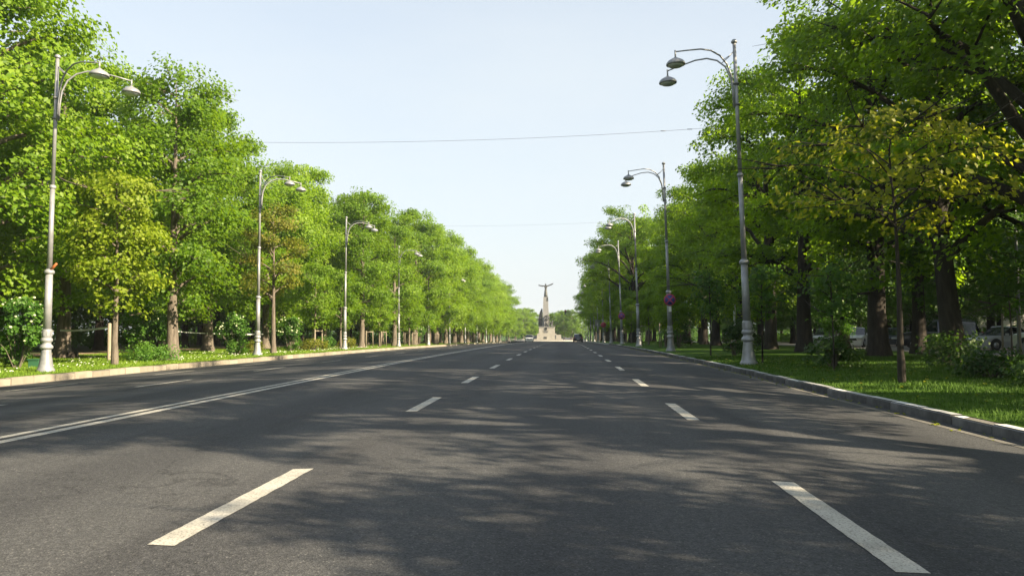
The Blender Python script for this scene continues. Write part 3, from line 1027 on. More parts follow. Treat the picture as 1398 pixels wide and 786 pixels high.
def blossoms(seed, cents, sizes, n, r=.055):
    rnd = random.Random(seed)
    b = MB()
    for k in range(n):
        i = rnd.randrange(len(cents))
        c, s = cents[i], sizes[i]
        d = Vector((rnd.gauss(0, 1), rnd.gauss(0, 1) - .3, abs(rnd.gauss(0, .8)) + .2)).normalized()
        p = Vector(c) + Vector((d.x * s, d.y * s, d.z * s * .8))
        q = r * rnd.uniform(.7, 1.25)
        b.lathe([(q * .3, -q * .7), (q * .95, -q * .15), (q * .9, q * .3), (q * .35, q * .7)], 6, tuple(p))
    return b.mesh('blossom')


def shrub(name, x, y, w, h, n, leaf, mat, label, group=None, bl=0, seed=1, z0=.05, cat='bush', trunk=False):
    st, fo_, ce, si = bush_mesh(seed, w, h, n, leaf, z0=z0)
    r = empty(name, (x, y, gnd(x, y)), 0, label, cat, group)
    link('stem', st, M['bark'], r)
    link('foliage', fo_, mat, r)
    if trunk:
        MB().tube([(0, 0, -.1), (.03, .02, z0 * .6), (.0, .0, z0 + .3)], [.045, .035, .025], 7).build('trunk', M['bark'], r)
    if bl:
        link('blossom', blossoms(seed + 50, ce, si, bl), M['blossom'], r)
    return r


GB = 'flowering shrubs on the left lawn'
shrub('flowering_shrub', -20.2, 27.2, 1.9, 2.5, 2600, .13, M['leaf_bush'], 'white-flowering shrub at the left edge, beside the first left lamp', GB, 46, 11, .7)
shrub('flowering_shrub', -21.3, 37.8, 2.5, 3.1, 3600, .13, M['leaf_bush'], 'tall white-flowering shrub behind the slim yellow-green tree', GB, 60, 12, .6)
shrub('flowering_shrub', -19.8, 45.0, 2.3, 2.3, 1800, .13, M['leaf_bush'], 'white-flowering shrub on a thin stem left of the second left lamp', GB, 46, 13, 1.0, trunk=True)
shrub('flowering_shrub', -20.0, 55.0, 2.1, 2.4, 1800, .13, M['leaf_bush'], 'white-flowering shrub right of the browning slender tree', GB, 46, 14, .8, trunk=True)
shrub('flowering_shrub', -19.8, 88.0, 2.4, 2.4, 1500, .15, M['leaf_bush'], 'white-flowering shrub left of the fourth left lamp', GB, 50, 15, .9, trunk=True)
shrub('flowering_shrub', -19.8, 104.0, 2.4, 2.4, 1500, .15, M['leaf_bush'], 'white-flowering shrub by the fifth left lamp', GB, 50, 16, .9, trunk=True)
GG = 'low green bushes on the left lawn'
shrub('green_bush', -20.6, 27.6, 1.25, 1.05, 3000, .085, M['leaf_bush'], 'dense bright green bush at the left edge under the white flowers', GG, 0, 21)
shrub('green_bush', -20.3, 36.0, .9, .85, 1700, .085, M['leaf_bush'], 'round green bush just right of the slim yellow-green tree', GG, 0, 22)
shrub('green_bush', -19.3, 34.9, 3.2, .5, 2400, .09, M['leaf_bush'], 'low wide ragged bush left of the bare kerb trunk', GG, 0, 23)
shrub('green_bush', -19.6, 45.1, 1.6, .95, 2200, .09, M['leaf_bush'], 'green bush under the thin-stemmed flowering shrub', GG, 0, 24)
shrub('green_bush', -19.4, 47.0, 1.3, .9, 900, .10, M['leaf_brown'], 'reddish brown low bush just left of the second left lamp', GG, 0, 25)
shrub('green_bush', -19.9, 55.3, 1.3, 1.1, 1600, .10, M['leaf_bush'], 'green bush right of the browning slender tree', GG, 0, 26)
shrub('green_bush', -19.2, 57.5, 2.6, .7, 1600, .11, M['leaf_brown'], 'wide brownish low bush between the second and third left lamps', GG, 0, 27)
shrub('green_bush', -19.7, 62.5, 1.7, 1.2, 1500, .11, M['leaf_bush'], 'round green bush just before the third left lamp', GG, 0, 28)
shrub('green_bush', -19.0, 66.5, 1.9, .8, 1100, .12, M['leaf_brown'], 'brownish bush behind the foot of the third left lamp', GG, 0, 29)
GD = 'dark bushes on the right lawn'
shrub('dark_bush', 7.9, 23.2, 1.8, .85, 1300, .11, M['leaf_shrub'], 'loose dark bush in the right lawn beside the thin sapling', GD, 0, 31)
shrub('dark_bush', 9.8, 18.4, 1.8, .55, 800, .11, M['leaf_shrub'], 'dark spreading bush right of the slim pale trunk', GD, 0, 32)
shrub('dark_bush', 9.6, 15.8, 2.4, .45, 900, .10, M['leaf_shrub'], 'low ragged dark bush at the right edge near the kerb', GD, 0, 33)
shrub('dark_bush', 12.0, 24.6, 2.4, .8, 1100, .12, M['leaf_shrub'], 'dark bush at the foot of the leaning thick trunk', GD, 0, 34)
shrub('round_bush', 7.5, 34.6, 1.25, 1.35, 3000, .08, M['leaf_shrub'], 'round clipped dark bush left of the foot of the first right lamp', GD, 0, 35)
shrub('dark_bush', 9.3, 40.5, 2.3, 1.6, 1500, .12, M['leaf_shrub'], 'taller dark bush before the trunk with lit bark', GD, 0, 36)
shrub('flowering_shrub', 7.9, 54.0, 2.6, 3.2, 2600, .14, M['leaf_bush'], 'white-flowering shrub right of the second right lamp', 'flowering shrubs on the right lawn', 60, 37, .6)
shrub('flowering_shrub', 15.5, 45.5, 2.6, 3.4, 2600, .14, M['leaf_bush'], 'white-flowering shrub before the silver parked hatchback', 'flowering shrubs on the right lawn', 40, 38, .6)
shrub('dark_bush', 9.0, 62.0, 3.0, 1.4, 1500, .14, M['leaf_shrub'], 'dark bush in the right lawn beyond the second right lamp', GD, 0, 39)


# ------------------------------------------------------------------ grass blades and daisies
def blades(name, x0, x1, y0, y1, n, h, seed, mat, near=0, w=.007):
    rng = np.random.default_rng(seed)
    u = rng.random(n)
    y = y0 + (y1 - y0) * u ** (1.0 + near)
    x = x0 + (x1 - x0) * rng.random(n)
    z = np.array([gnd(a, b) for a, b in zip(x, y)])
    a = rng.random(n) * 6.283
    hh = h * rng.uniform(.5, 1.3, n)
    ww = w * rng.uniform(.7, 1.4, n) * (1 + (y - y0) / 25)
    dx, dy = np.cos(a) * ww, np.sin(a) * ww
    lx, ly = rng.normal(size=n) * hh * .45, rng.normal(size=n) * hh * .45
    v0 = np.stack([x - dx, y - dy, z - .01], 1)
    v1 = np.stack([x + dx, y + dy, z - .01], 1)
    v2 = np.stack([x + lx, y + ly, z + hh], 1)
    V = np.stack([v0, v1, v2], 1).reshape(-1, 3)
    o = link(name, mesh_np(name, V, faces3=np.arange(3 * n).reshape(-1, 3)), mat)
    return tag(o, kind='stuff')


g1 = blades('grass', 5.52, 18, 8, 34, 90000, .055, 1, M['grass_blade'], .5)
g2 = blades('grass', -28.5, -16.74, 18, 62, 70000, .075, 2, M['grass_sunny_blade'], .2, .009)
for g in (g1, g2):
    tag(g, 'short green lawn grass', 'grass')
rng = np.random.default_rng(9)
V, Fq = [], []
for k in range(850):
    cx, cy = (-17.6 - abs(rng.normal()) * 3.2, rng.uniform(22, 75))
    if math.sin(cx * 1.3) + math.sin(cy * .9 + cx) < rng.uniform(-1.5, 1.2): continue
    z = gnd(cx, cy) + rng.uniform(.06, .13)
    s = rng.uniform(.014, .027)
    t1, t2 = rng.uniform(-.5, .5, 2)
    b = len(V)
    V += [(cx - s, cy - s, z - s * t1 - s * .4), (cx + s, cy - s, z + s * t1 - s * .4), (cx + s, cy + s, z + s * t2 + s * .4), (cx - s, cy + s, z - s * t2 + s * .4)]
    Fq.append((b, b + 1, b + 2, b + 3))
d = link('daisies', mesh_np('daisies', np.array(V), np.array(Fq)), M['flower'])
tag(d, 'small white daisies scattered over the left lawn', 'flowers', kind='stuff')

def thicket(name, boxes, n, leaf, seed, label):
    rng = np.random.default_rng(seed)
    cs, ss, ws = [], [], []
    for (x0, x1, y0, y1, h, m) in boxes:
        for k in range(m):
            x, y = rng.uniform(x0, x1), rng.uniform(y0, y1)
            hh = h * rng.uniform(.45, 1.0)
            for q in range(3):
                cs.append((x + rng.normal() * .5, y + rng.normal() * .5, prof(y) - .2 + hh * (q + .6) / 3.4)); ss.append(h * .24 + .3); ws.append(1)
    o = link(name, leaves_np(name, cs, ss, ws, n, leaf, rng, (0, 0), flat=.9), M['leaf_dark'])
    return tag(o, label, 'undergrowth', kind='stuff')


thicket('undergrowth', [(-66, -38, 5, 200, 2.2, 330), (-76, -68, 0, 270, 9, 300), (36, 48, 5, 60, 1.6, 40), (38, 50, 80, 200, 2.5, 150), (66, 76, 0, 260, 9, 300)], 60000, .42, 61, 'dark undergrowth between the park trees')
thicket('far_woods', [(-150, -34, 262, 300, 10, 260), (22, 120, 250, 300, 10, 220), (-30, -14, 400, 470, 9, 60), (12, 60, 380, 520, 9, 160), (-60, 120, 640, 680, 9, 220)], 42000, .8, 62, 'far-off mass of trees beyond the roundabout')

rng = np.random.default_rng(77)
cs = [(5.22 - abs(rng.normal()) * .12, rng.uniform(6, 60)) for _ in range(300)] + [(rng.uniform(-14, 5), rng.uniform(4, 40)) for _ in range(0)] + [(rng.uniform(5.6, 9), rng.uniform(9, 40)) for _ in range(200)]
cs = [(x, y, (roadz(x, y) if x < 5.3 else gnd(x, y) + .05) + .012) for x, y in cs]
ll = link('fallen_leaves', leaves_np('fallen_leaves', cs, [.04] * len(cs), [1] * len(cs), 800, .055, rng, (0, 0), flat=.05, up_bias=3, droop=0), M['leaf_brown'])
tag(ll, 'small fallen leaves along the right gutter', 'leaves', kind='stuff')

# ------------------------------------------------------------------ small things on the left
gbx = empty('utility_box', (-20.0, 27.9, gnd(-20, 28)), .2, 'small green box standing in the left lawn near the first lamp', 'box')
MB().box((0, 0, .13), (.34, .3, .3)).build('body', M['green_box'], gbx)
MB().box((0, 0, .30), (.4, .36, .045)).build('lid', M['green_box'], gbx)
sp = empty('tree_stump', (-24.3, 36.6, gnd(-24, 36)), 0, 'short dark stump on the left lawn near the knobbly trunk', 'stump')
MB().lathe([(.34, -.1), (.27, .1), (.25, .34), (.2, .36)], 12).build('bole', M['bark_dark'], sp)


def post(name, x, y, h, r, mat, label, group=None, cat='post', z=None):
    o = MB().lathe([(r * 1.1, -.15), (r, .1), (r * .95, h - .03), (r * .6, h)], 10).build(name, mat, None, (x, y, gnd(x, y) if z is None else z))
    o.rotation_euler = (random.uniform(-.02, .02), random.uniform(-.02, .02), 0)
    return tag(o, label, cat, group)


post('wooden_post', -21.2, 34.6, 1.75, .085, M['wood'], 'wooden post left of the slim yellow-green tree trunk')


def stake_frame(x, y, label, n=3, h=1.6, bar=True, z=None):
    r = empty('tree_stakes', (x, y, gnd(x, y) if z is None else z), random.uniform(-.2, .2), label, 'stakes', 'wooden stakes round young trees')
    for k in range(n):
        a = 2 * PI * k / n + .5
        MB().tube([(.45 * math.cos(a), .45 * math.sin(a), -.1), (.42 * math.cos(a), .42 * math.sin(a), h)], .04, 7).build('stake', M['wood'], r)
    if bar:
        for k in range(n):
            a, b = 2 * PI * k / n + .5, 2 * PI * (k + 1) / n + .5
            MB().tube([(.42 * math.cos(a), .42 * math.sin(a), h - .08 - .02 * k), (.42 * math.cos(b), .42 * math.sin(b), h - .08 - .02 * k)], .028, 6).build('crossbar', M['wood'], r)
    return r


stake_frame(-19.0, 58, 'wooden stakes round a young tree between the second and third left lamps')
stake_frame(-19.2, 74.5, 'wooden stakes round a young tree beyond the third left lamp')
stake_frame(-18.9, 79, 'wooden stakes round a young tree before the fourth left lamp')
stake_frame(-19.1, 92, 'wooden stakes round a young tree beyond the fourth left lamp')
stake_frame(-19.1, 97, 'wooden stakes round a young tree before the fifth left lamp')
stake_frame(-19.1, 107, 'wooden stakes round a young tree beyond the fifth left lamp')
stake_frame(-19.1, 114, 'wooden stakes round a young tree before the sixth left lamp')
stake_frame(7.4, 57.5, 'wooden stake frame between the second and third right lamps', 4, 1.9)
stake_frame(7.3, 71, 'wooden stake frame beyond the third right lamp', 4, 1.8)
stake_frame(17.6, 31.6, 'two pale stakes under the lit sapling at right', 2, 1.75, False)
post('white_pole', 12.6, 58.0, 3.2, .09, M['plate'], 'slim white pole between the dark trunks left of the first right lamp')
MB_t = MB()
# barrier tape strung between left trunks
seq = [(-24.6, 30.5), (-25.5, 37.4), (-21.2, 34.6)]
r = empty('barrier_tape', (-24.9, 30.5, gnd(-24.9, 30.5)), 0, 'white plastic barrier tape strung between trunks behind the left lawn', 'tape', 'barrier tapes on the left')


def tape(pa, pb, sag, parent, org, wdt=.085):
    vs, fs = [], []
    for k in range(13):
        q = k / 12
        p = Vector(pa).lerp(Vector(pb), q) - Vector((0, 0, sag * 4 * q * (1 - q))) - Vector(org)
        tw = .25 * math.sin(q * 7)
        vs += [p + Vector((0, tw * wdt / 2, -wdt / 2)), p + Vector((0, -tw * wdt / 2, wdt / 2)), p + Vector((0, tw * wdt / 2 + .003, -wdt / 2)), p + Vector((0, -tw * wdt / 2 + .003, wdt / 2))]
    for k in range(12):
        a = 4 * k
        fs += [(a, a + 4, a + 5, a + 1), (a + 3, a + 7, a + 6, a + 2), (a + 1, a + 5, a + 7, a + 3), (a, a + 2, a + 6, a + 4)]
    MB().add(vs, fs).build('strip', M['tape'], parent)


o3 = r.location.copy()
tape((-27.5, 33.5, 1.25), (-25.5, 36.9, 1.16), .03, r, o3)
tape((-25.2, 36.9, 1.16), (-21.2, 34.4, 1.30), .05, r, o3)
r2 = empty('barrier_tape', (-25.3, 47.9, gnd(-25, 48)), 0, 'thin barrier tape strung between the two lit trunks behind the bare kerb trunk', 'tape', 'barrier tapes on the left')
o3 = r2.location.copy()
tape((-25.3, 47.9, 1.15), (-25.6, 53.4, .95), .03, r2, o3, .06)
tape((-25.5, 53.4, .95), (-24.0, 60.0, .85), .03, r2, o3)

rl = empty('low_railing', (-19.0, 215, roadz(-19, 215) + .2), 0, 'low white railing at the far end of the left kerb', 'railing')
MB().tube([(-1, 0, .75), (9, 6, .72)], .06, 6).build('rail', M['tape'], rl)
for k in range(5):
    MB().tube([(-1 + 2.4 * k, 1.44 * k, -.3), (-1 + 2.4 * k, 1.44 * k, .75)], .04, 6).build('post', M['tape'], rl)

# ------------------------------------------------------------------ park lamp on the right
pk = empty('park_lamp', (19.6, 34.6, prof(34.6) + .06), PI, 'slender dark park lamp with a pale saucer head behind the lit sapling', 'street lamp')
MB().lathe([(.16, -.05), (.15, .5), (.08, .6), (.07, 3), (.05, 7.3), (.01, 7.35)], 12).build('pole', M['metal_dark'], pk)
MB().tube([(0, 0, 6.7), (.2, 0, 7.1), (.6, 0, 7.25), (1.05, 0, 7.15), (1.1, 0, 6.95)], .03, 7).build('arm', M['metal_dark'], pk)
hd = MB().lathe([(.04, 6.98), (.1, 6.93), (.28, 6.8), (.34, 6.7), (.02, 6.72)], 16, (1.1, 0, 0)).build('lamp_head', M['metal'], pk)
MB().lathe([(.24, 6.71), (.2, 6.62), (.01, 6.58)], 14, (1.1, 0, 0)).build('glass_bowl', M['glass_bowl'], hd)

# ------------------------------------------------------------------ traffic light on a mast arm
tl = empty('traffic_light', (5.9, 172, gnd(5.9, 172)), 0, 'traffic light hanging from a long mast arm at the far right end of the avenue', 'traffic light')
MB().tube([(0, 0, -.1), (0, 0, 6.6)], [.14, .09], 10).build('pole', M['metal_dark'], tl)
MB().tube([(0, 0, 6.3), (-3, 0, 6.45), (-7.2, 0, 6.5)], [.08, .07, .05], 8).build('mast_arm', M['metal_dark'], tl)
bx_ = MB().box((-5.6, 0, 6.45), (.4, .3, 1.15)).build('signal_box', M['plastic'], tl)
for k, c in enumerate(('redlens', 'plastic', 'green_box')):
    MB().lathe([(.12, 0), (.12, .05), (.1, .07)], 12).build('lens', M[c], bx_, (-5.6, -.16, 6.8 - .35 * k)).rotation_euler = (PI / 2, 0, 0)
sb = empty('direction_board', (7.2, 150, gnd(7.2, 150)), 0, 'grey board on posts at the far end of the right kerb', 'road sign')
MB().box((0, 0, 3.6), (2.4, .08, 1.3)).build('board', M['sign_grey'], sb)
for s in (-.8, .8):
    MB().tube([(s, .08, -.1), (s, .08, 4.2)], .06, 8).build('post', M['metal_dark'], sb)

# ------------------------------------------------------------------ cars
def make_car(paint, L=4.3, W=1.78, H=1.48, kind='sedan'):
    """car along +Y (front at +Y), origin on the ground in its middle; returns the empty"""
    r = empty('parked_car', (0, 0, 0))
    suv = kind == 'suv'
    van = kind == 'van'
    belt = .62 * H if not suv else .60 * H
    hood = .58 * H if not suv else .60 * H
    hl, hw = L / 2, W / 2
    gc = .17 if not suv else .24
    # stations: y, top z of body there, half width factor, greenhouse roof z (or None)
    if kind == 'sedan':
        st = [(-hl, .55, .80), (-hl + .06, .62 * H, .9), (-hl + .5, belt * 1.02, .97), (-hl + .85, belt * 1.02, 1), (-hl + 1.5, H * .96, 1), (-hl + 2.2, H, 1), (-hl + 2.28, H, 1), (hl - 2.0, H * .97, 1), (hl - 1.25, belt, 1), (hl - .7, hood, .98), (hl - .12, hood * .86, .92), (hl, .5, .84)]
        gh = (3, 8)
    elif suv:
        st = [(-hl, .6, .88), (-hl + .04, belt, .94), (-hl + .12, belt * 1.02, .97), (-hl + .4, H * .96, 1), (-hl + 1.4, H, 1), (-hl + 1.5, H, 1), (-hl + 2.5, H * .99, 1), (hl - 1.9, H * .97, 1), (hl - 1.25, belt * 1.02, 1), (hl - .6, hood, .98), (hl - .1, hood * .92, .94), (hl, .6, .88)]
        gh = (2, 8)
    else:
        st = [(-hl, .6, .9), (-hl + .03, belt, .96), (-hl + .06, belt, .98), (-hl + .2, H * .98, 1), (-hl + 1.6, H, 1), (-hl + 1.7, H, 1), (-hl + 3.0, H, 1), (hl - 1.6, H * .97, 1), (hl - .75, belt * 1.02, 1), (hl - .35, hood, .97), (hl - .05, hood * .85, .94), (hl, .6, .9)]
        gh = (2, 8)
    cols = 9
    grid = []
    for (y, zt, wf) in st:
        b = min(belt, zt)
        w = hw * wf
        has = zt > belt * 1.05
        rw = w * .78
        wt = zt - .05 if has else zt
        row = [(w * .93, gc), (w * 1.0, gc + (b - gc) * .45), (w * .985, b * .93 if not has else b * .96), (w * .95 if not has else w * .95, b), ((rw + .02) if has else w * .85, wt), ((rw - .1) if has else w * .6, zt), (0, zt + (.02 if has else .01))]
        full = [(x, y, z) for x, z in row] + [(-x, y, z) for x, z in row[-2::-1]]
        grid.append(full)
    n = len(grid[0])
    body, sidewin, front, rear = MB(), MB(), MB(), MB()
    V = [p for row in grid for p in row]
    bf, gw, ff, rf = [], [], [], []
    for i in range(len(grid) - 1):
        for j in range(n - 1):
            q = (i * n + j, i * n + j + 1, (i + 1) * n + j + 1, (i + 1) * n + j)
            if gh[0] <= i < gh[1] and j in (3, n - 5) and i not in (5,):
                gw.append(q)
            elif i == gh[1] - 1 and 4 <= j <= n - 6:
                ff.append(q)
            elif i == gh[0] and 4 <= j <= n - 6:
                rf.append(q)
            else:
                bf.append(q)
    body.add(V, bf, True)
    body.add(grid[0], [tuple(range(n))])
    body.add(grid[-1], [tuple(range(n - 1, -1, -1))])
    body.add([(hw * .9, -hl * .97, gc), (hw * .9, hl * .97, gc), (-hw * .9, hl * .97, gc), (-hw * .9, -hl * .97, gc)], [(0, 1, 2, 3)])
    bo = body.build('body', paint, r)
    for nm, ql in (('side_window', gw), ('windscreen', ff), ('rear_window', rf)):
        used = sorted({k for q in ql for k in q})
        mp_ = {k: i for i, k in enumerate(used)}
        if nm == 'side_window':
            for sgn in (1, -1):
              for lo, hi in ((0, 5), (6, 99)):
                q2 = [q for q in ql if V[q[0]][0] * sgn > 0 and lo <= q[0] // n < hi]
                if not q2: continue
                us = sorted({k for q in q2 for k in q})
                m2 = {k: i for i, k in enumerate(us)}
                MB().add([V[k] for k in us], [tuple(m2[k] for k in q) for q in q2], False).build(nm, M['cglass'], r)
        else:
            MB().add([V[k] for k in used], [tuple(mp_[k] for k in q) for q in ql], True).build(nm, M['cglass'], r)
    wr = .32 if not suv else .37
    for sx in (-1, 1):
        for wy in (-hl + .82, hl - .85):
            x = sx * (hw - .09)
            t = MB()
            prof_w = [(wr * .62, -.1), (wr * .95, -.11), (wr, -.07), (wr, .07), (wr * .95, .11), (wr * .62, .1)]
            t.lathe(prof_w, 20)
            to = t.build('wheel', M['rubber'], r, (x, wy, wr))
            to.rotation_euler = (0, PI / 2, 0)
            rm = MB().lathe([(wr * .6, -.112), (wr * .5, -.09), (wr * .15, -.115), (.01, -.12)], 16)
            rm.lathe([(wr * .6, .112), (wr * .5, .09), (wr * .15, .115), (.01, .12)], 16)
            rm.build('rim', M['rim'], to)
            ar = MB()
            vs, fs = [], []
            for k in range(11):
                a = PI * k / 10
                for rr_ in (wr + .03, wr + .09):
                    vs.append((sx * (hw + .012), wy + rr_ * math.cos(a), max(.12, wr + rr_ * math.sin(a))))
            for k in range(10):
                fs.append((2 * k, 2 * k + 1, 2 * k + 3, 2 * k + 2))
            ar.add(vs, fs).build('wheel_arch', M['plastic'], r)
            vs = [(sx * (hw + .008), wy + (wr + .03) * math.cos(PI * k / 12), max(.1, wr + (wr + .03) * math.sin(PI * k / 12))) for k in range(13)]
            MB().add(vs, [tuple(range(13))]).build('wheel_well', M['plastic'], r)
        MB().box((sx * hw * .72, hl - .06, hood * .80), (.38, .2, .15), 0).build('headlight', M['clearlens'], r)
        MB().box((sx * hw * .78, -hl + .04, belt * .86), (.2, .12, .26 if not suv else .4)).build('tail_light', M['redlens'], r)
        MB().box((sx * (hw + .08), hl - 1.55, belt + .07), (.18, .1, .13)).build('wing_mirror', paint, r)
    MB().box((0, hl - .01, hood * .70), (.95, .06, .15)).build('grille', M['plastic'], r)
    MB().box((0, hl - .01, .36), (W * .86, .1, .18)).build('front_bumper', M['plastic'] if suv else paint, r)
    MB().box((0, -hl + .01, .40), (W * .88, .1, .22)).build('rear_bumper', M['plastic'] if suv else paint, r)
    MB().box((0, hl + .045, .42), (.5, .012, .11)).build('number_plate', M['plate'], r)
    MB().box((0, -hl - .045, belt * .62), (.5, .012, .11)).build('number_plate', M['plate'], r)
    if suv:
        for s in (-1, 1):
            MB().tube([(s * hw * .7, -hl + .6, H - .02), (s * hw * .7, -hl + .65, H + .05), (s * hw * .7, hl - 2.1, H + .04), (s * hw * .7, hl - 2.05, H - .04)], .02, 6).build('roof_rail', M['metal'], r)
    return r


def car(x, y, rz, paint, label, kind='sedan', name='parked_car', group='cars parked on the right', z=None, **kw):
    c = make_car(M['car_' + paint], kind=kind, **kw)
    c.name = name
    c.location = (x, y, prof(y) + .06 if z is None else z)
    c.rotation_euler = (0, 0, rz)
    return tag(c, label, 'car', group)


car(2.55, 143, 0, 'black', 'black car driving away in the middle right lane far ahead', 'sedan', 'moving_car', None, z=roadz(2.5, 143), W=1.75, H=1.46)
car(-8.0, 176, PI + .05, 'white', 'white car coming towards us left of the monument', 'sedan', 'moving_car', None, z=roadz(-8, 176), W=1.85, H=1.6)
car(22.4, 61, rad(150), 'white', 'white parked car showing its front between two dark trunks', 'sedan', H=1.5)
car(27.0, 66, rad(150), 'navy', 'dark blue parked car beside the white one, half behind a trunk', 'sedan', H=1.5)
car(24.2, 51.5, rad(70), 'black', 'black parked off-road car behind the slim pale trunk', 'suv', L=4.7, W=1.9, H=1.85)
car(26.5, 48.5, rad(105), 'silver', 'silver parked car low behind the leaning trunk', 'sedan', H=1.45)
car(23.9, 38.2, rad(20), 'white', 'white parked off-road car cut by the right edge', 'suv', L=4.6, W=1.85, H=1.75)
car(19.8, 86, rad(160), 'white', 'white parked van far behind the round clipped bush', 'van', 'parked_van', L=5.0, W=1.95, H=2.3)
car(21.3, 64, rad(150), 'silver', 'silver parked hatchback behind the flowering shrub on the right', 'sedan', H=1.45)


# ------------------------------------------------------------------ buildings behind the right parking
def villa(x, y, w, d, h, mat, label, rz=0, nx=5, ny=2):
    r = empty('villa', (x, y, prof(y) + .05), rz, label, 'building', None)
    MB().box((0, 0, h / 2), (d, w, h)).build('wall', mat, r)
    MB().box((0, 0, h + .12), (d + .5, w + .5, .24)).build('cornice', M['plaster2'], r)
    MB().add([(-d / 2 - .4, -w / 2 - .4, h + .24), (d / 2 + .4, -w / 2 - .4, h + .24), (d / 2 + .4, w / 2 + .4, h + .24), (-d / 2 - .4, w / 2 + .4, h + .24), (0, -w / 4, h + 2.4), (0, w / 4, h + 2.4)],
             [(0, 1, 4), (1, 2, 5, 4), (2, 3, 5), (3, 0, 4, 5)]).build('roof', M['roof'], r)
    for j in range(ny):
        for i in range(nx):
            yy = -w / 2 + w * (i + .5) / nx
            zc = 1.9 + j * 3.4
            fr = MB()
            for s in (-1, 1):
                fr.box((-d / 2 - .03, yy + s * .6, zc), (.12, .1, 1.8))
                fr.box((-d / 2 - .031, yy, zc + s * .85), (.12, 1.1, .1))
            fr.box((-d / 2 - .032, yy, zc), (.1, .06, 1.6))
            f = fr.build('window', M['plate'], r)
            MB().box((-d / 2 - .005, yy, zc), (.03, 1.1, 1.6)).build('pane', M['winglass'], f)
            MB().box((-d / 2 - .1, yy, zc - .98), (.3, 1.5, .1)).build('sill', M['plaster2'], f)
    MB().box((-d / 2 - .04, w * .1, 1.15), (.1, 1.1, 2.3)).build('door', M['bark_dark'], r)
    return r


villa(54, 70, 17, 10, 7.4, M['plaster'], 'cream two-storey villa behind the parked cars on the right', 0, 5, 2)
villa(54, 106, 22, 10, 7.6, M['plaster2'], 'grey two-storey villa far behind the right trees', 0, 7, 2)
gw_ = empty('garden_wall', (33.9, 42, prof(42) + .06), 0, 'low cream garden wall behind the parked cars', 'wall')
MB().box((0, 0, .55), (.3, 26, 1.1)).build('masonry', M['plaster'], gw_)
MB().box((0, 0, 1.14), (.42, 26.1, .08)).build('coping', M['plaster2'], gw_)

# ------------------------------------------------------------------ the monument
mz = prof(262)
mo = empty('monument', (-6.2, 262, mz), 0, 'tall stone monument with a bronze figure spreading its arms on the column', 'monument')
MB().lathe([(10.5, -.2), (10.5, .35), (10.2, .4)], 40).build('island', M['stone_b'], mo)
MB().box((.9, 0, .55), (9.6, 9.6, .6)).build('step', M['stone_b'], mo)
MB().box((.3, 0, 1.55), (6.6, 7.2, 2.2), 0, .96).build('lower_plinth', M['stone_b'], mo)
MB().box((4.35, -1.0, 1.35), (1.7, 5.5, 1.9), 0, .97).build('side_plinth', M['stone_b'], mo)
MB().box((-3.6, .6, 1.2), (2.0, 5.5, 1.6), 0, .97).build('side_plinth', M['stone_a'], mo)
MB().box((.35, 0, 3.7), (5.4, 5.6, 2.4), 0, .95).build('upper_plinth', M['stone_b'], mo)
MB().box((.35, 0, 4.95), (5.5, 5.7, .22)).build('plinth_cornice', M['stone_a'], mo)
MB().box((0, -3.64, 1.1), (.8, .15, 1.1)).build('niche', M['bronze'], mo)
wr_ = MB()
for k in range(14):
    a = 2 * PI * k / 14
    wr_.box((.1 + .34 * math.cos(a), -2.8, 4.25 + .34 * math.sin(a)), (.2, .16, .2), 0)
wr_.build('wreath', M['bronze'], mo)
lt = MB()
for k in range(3):
    lt.box((.1, -2.845, 3.6 - .28 * k), (1.9 - .3 * k, .05, .1))
lt.build('inscription_band', M['stone_a'], mo)
cs = [(.0, 5.05, 1.1), (.0, 14.6, .82)]
col_ = MB()
col_.add([(-1.15, -1.1, 5.05), (1.15, -1.1, 5.05), (1.15, 1.1, 5.05), (-1.15, 1.1, 5.05), (-.78, -.78, 15.1), (.78, -.78, 15.1), (.78, .78, 15.1), (-.78, .78, 15.1)],
         [(3, 2, 1, 0), (4, 5, 6, 7), (0, 1, 5, 4), (1, 2, 6, 5), (2, 3, 7, 6), (3, 0, 4, 7)])
for k in range(1, 9):
    z = 5.05 + k * 1.15
    hw_ = 1.15 - (.37) * (z - 5.05) / 10.05
    col_.box((0, 0, z), (hw_ * 2 + .05, hw_ * 2 + .05 - .1, .05))
col_.build('column', M['stone_a'], mo)
# dark wing slab on the left of the column
wg = MB()
wg.add([(-1.2, -.9, 5.06), (-2.5, -.6, 5.06), (-2.55, -.6, 7.6), (-2.05, -.6, 9.9), (-1.35, -.6, 11.3), (-1.12, -.9, 10.9),
        (-1.2, .6, 5.06), (-2.5, .5, 5.06), (-2.55, .5, 7.6), (-2.05, .5, 9.9), (-1.35, .5, 11.3), (-1.12, .6, 10.9)],
       [(0, 1, 2, 3, 4, 5), (11, 10, 9, 8, 7, 6), (0, 6, 7, 1), (1, 7, 8, 2), (2, 8, 9, 3), (3, 9, 10, 4), (4, 10, 11, 5), (5, 11, 6, 0)])
for k in range(5):
    z = 5.6 + k * .95
    wg.box((-1.85 + .05 * k, -.72, z + .4), (.9 - .1 * k, .16, .25), 0)
wg.build('wing_slab', M['bronze'], mo)


def figure(nodes, edges, radii, name, mat, parent):
    me = bpy.data.meshes.new(name)
    me.from_pydata(nodes, edges, [])
    o = link(name, me, mat, parent)
    sk = o.modifiers.new('skin', 'SKIN')
    for i, rr_ in enumerate(radii):
        me.skin_vertices[0].data[i].radius = (rr_, rr_ * .85)
    me.skin_vertices[0].data[0].use_root = True
    su = o.modifiers.new('sub', 'SUBSURF')
    su.levels = su.render_levels = 2
    return o


def add_skin(o):
    pass


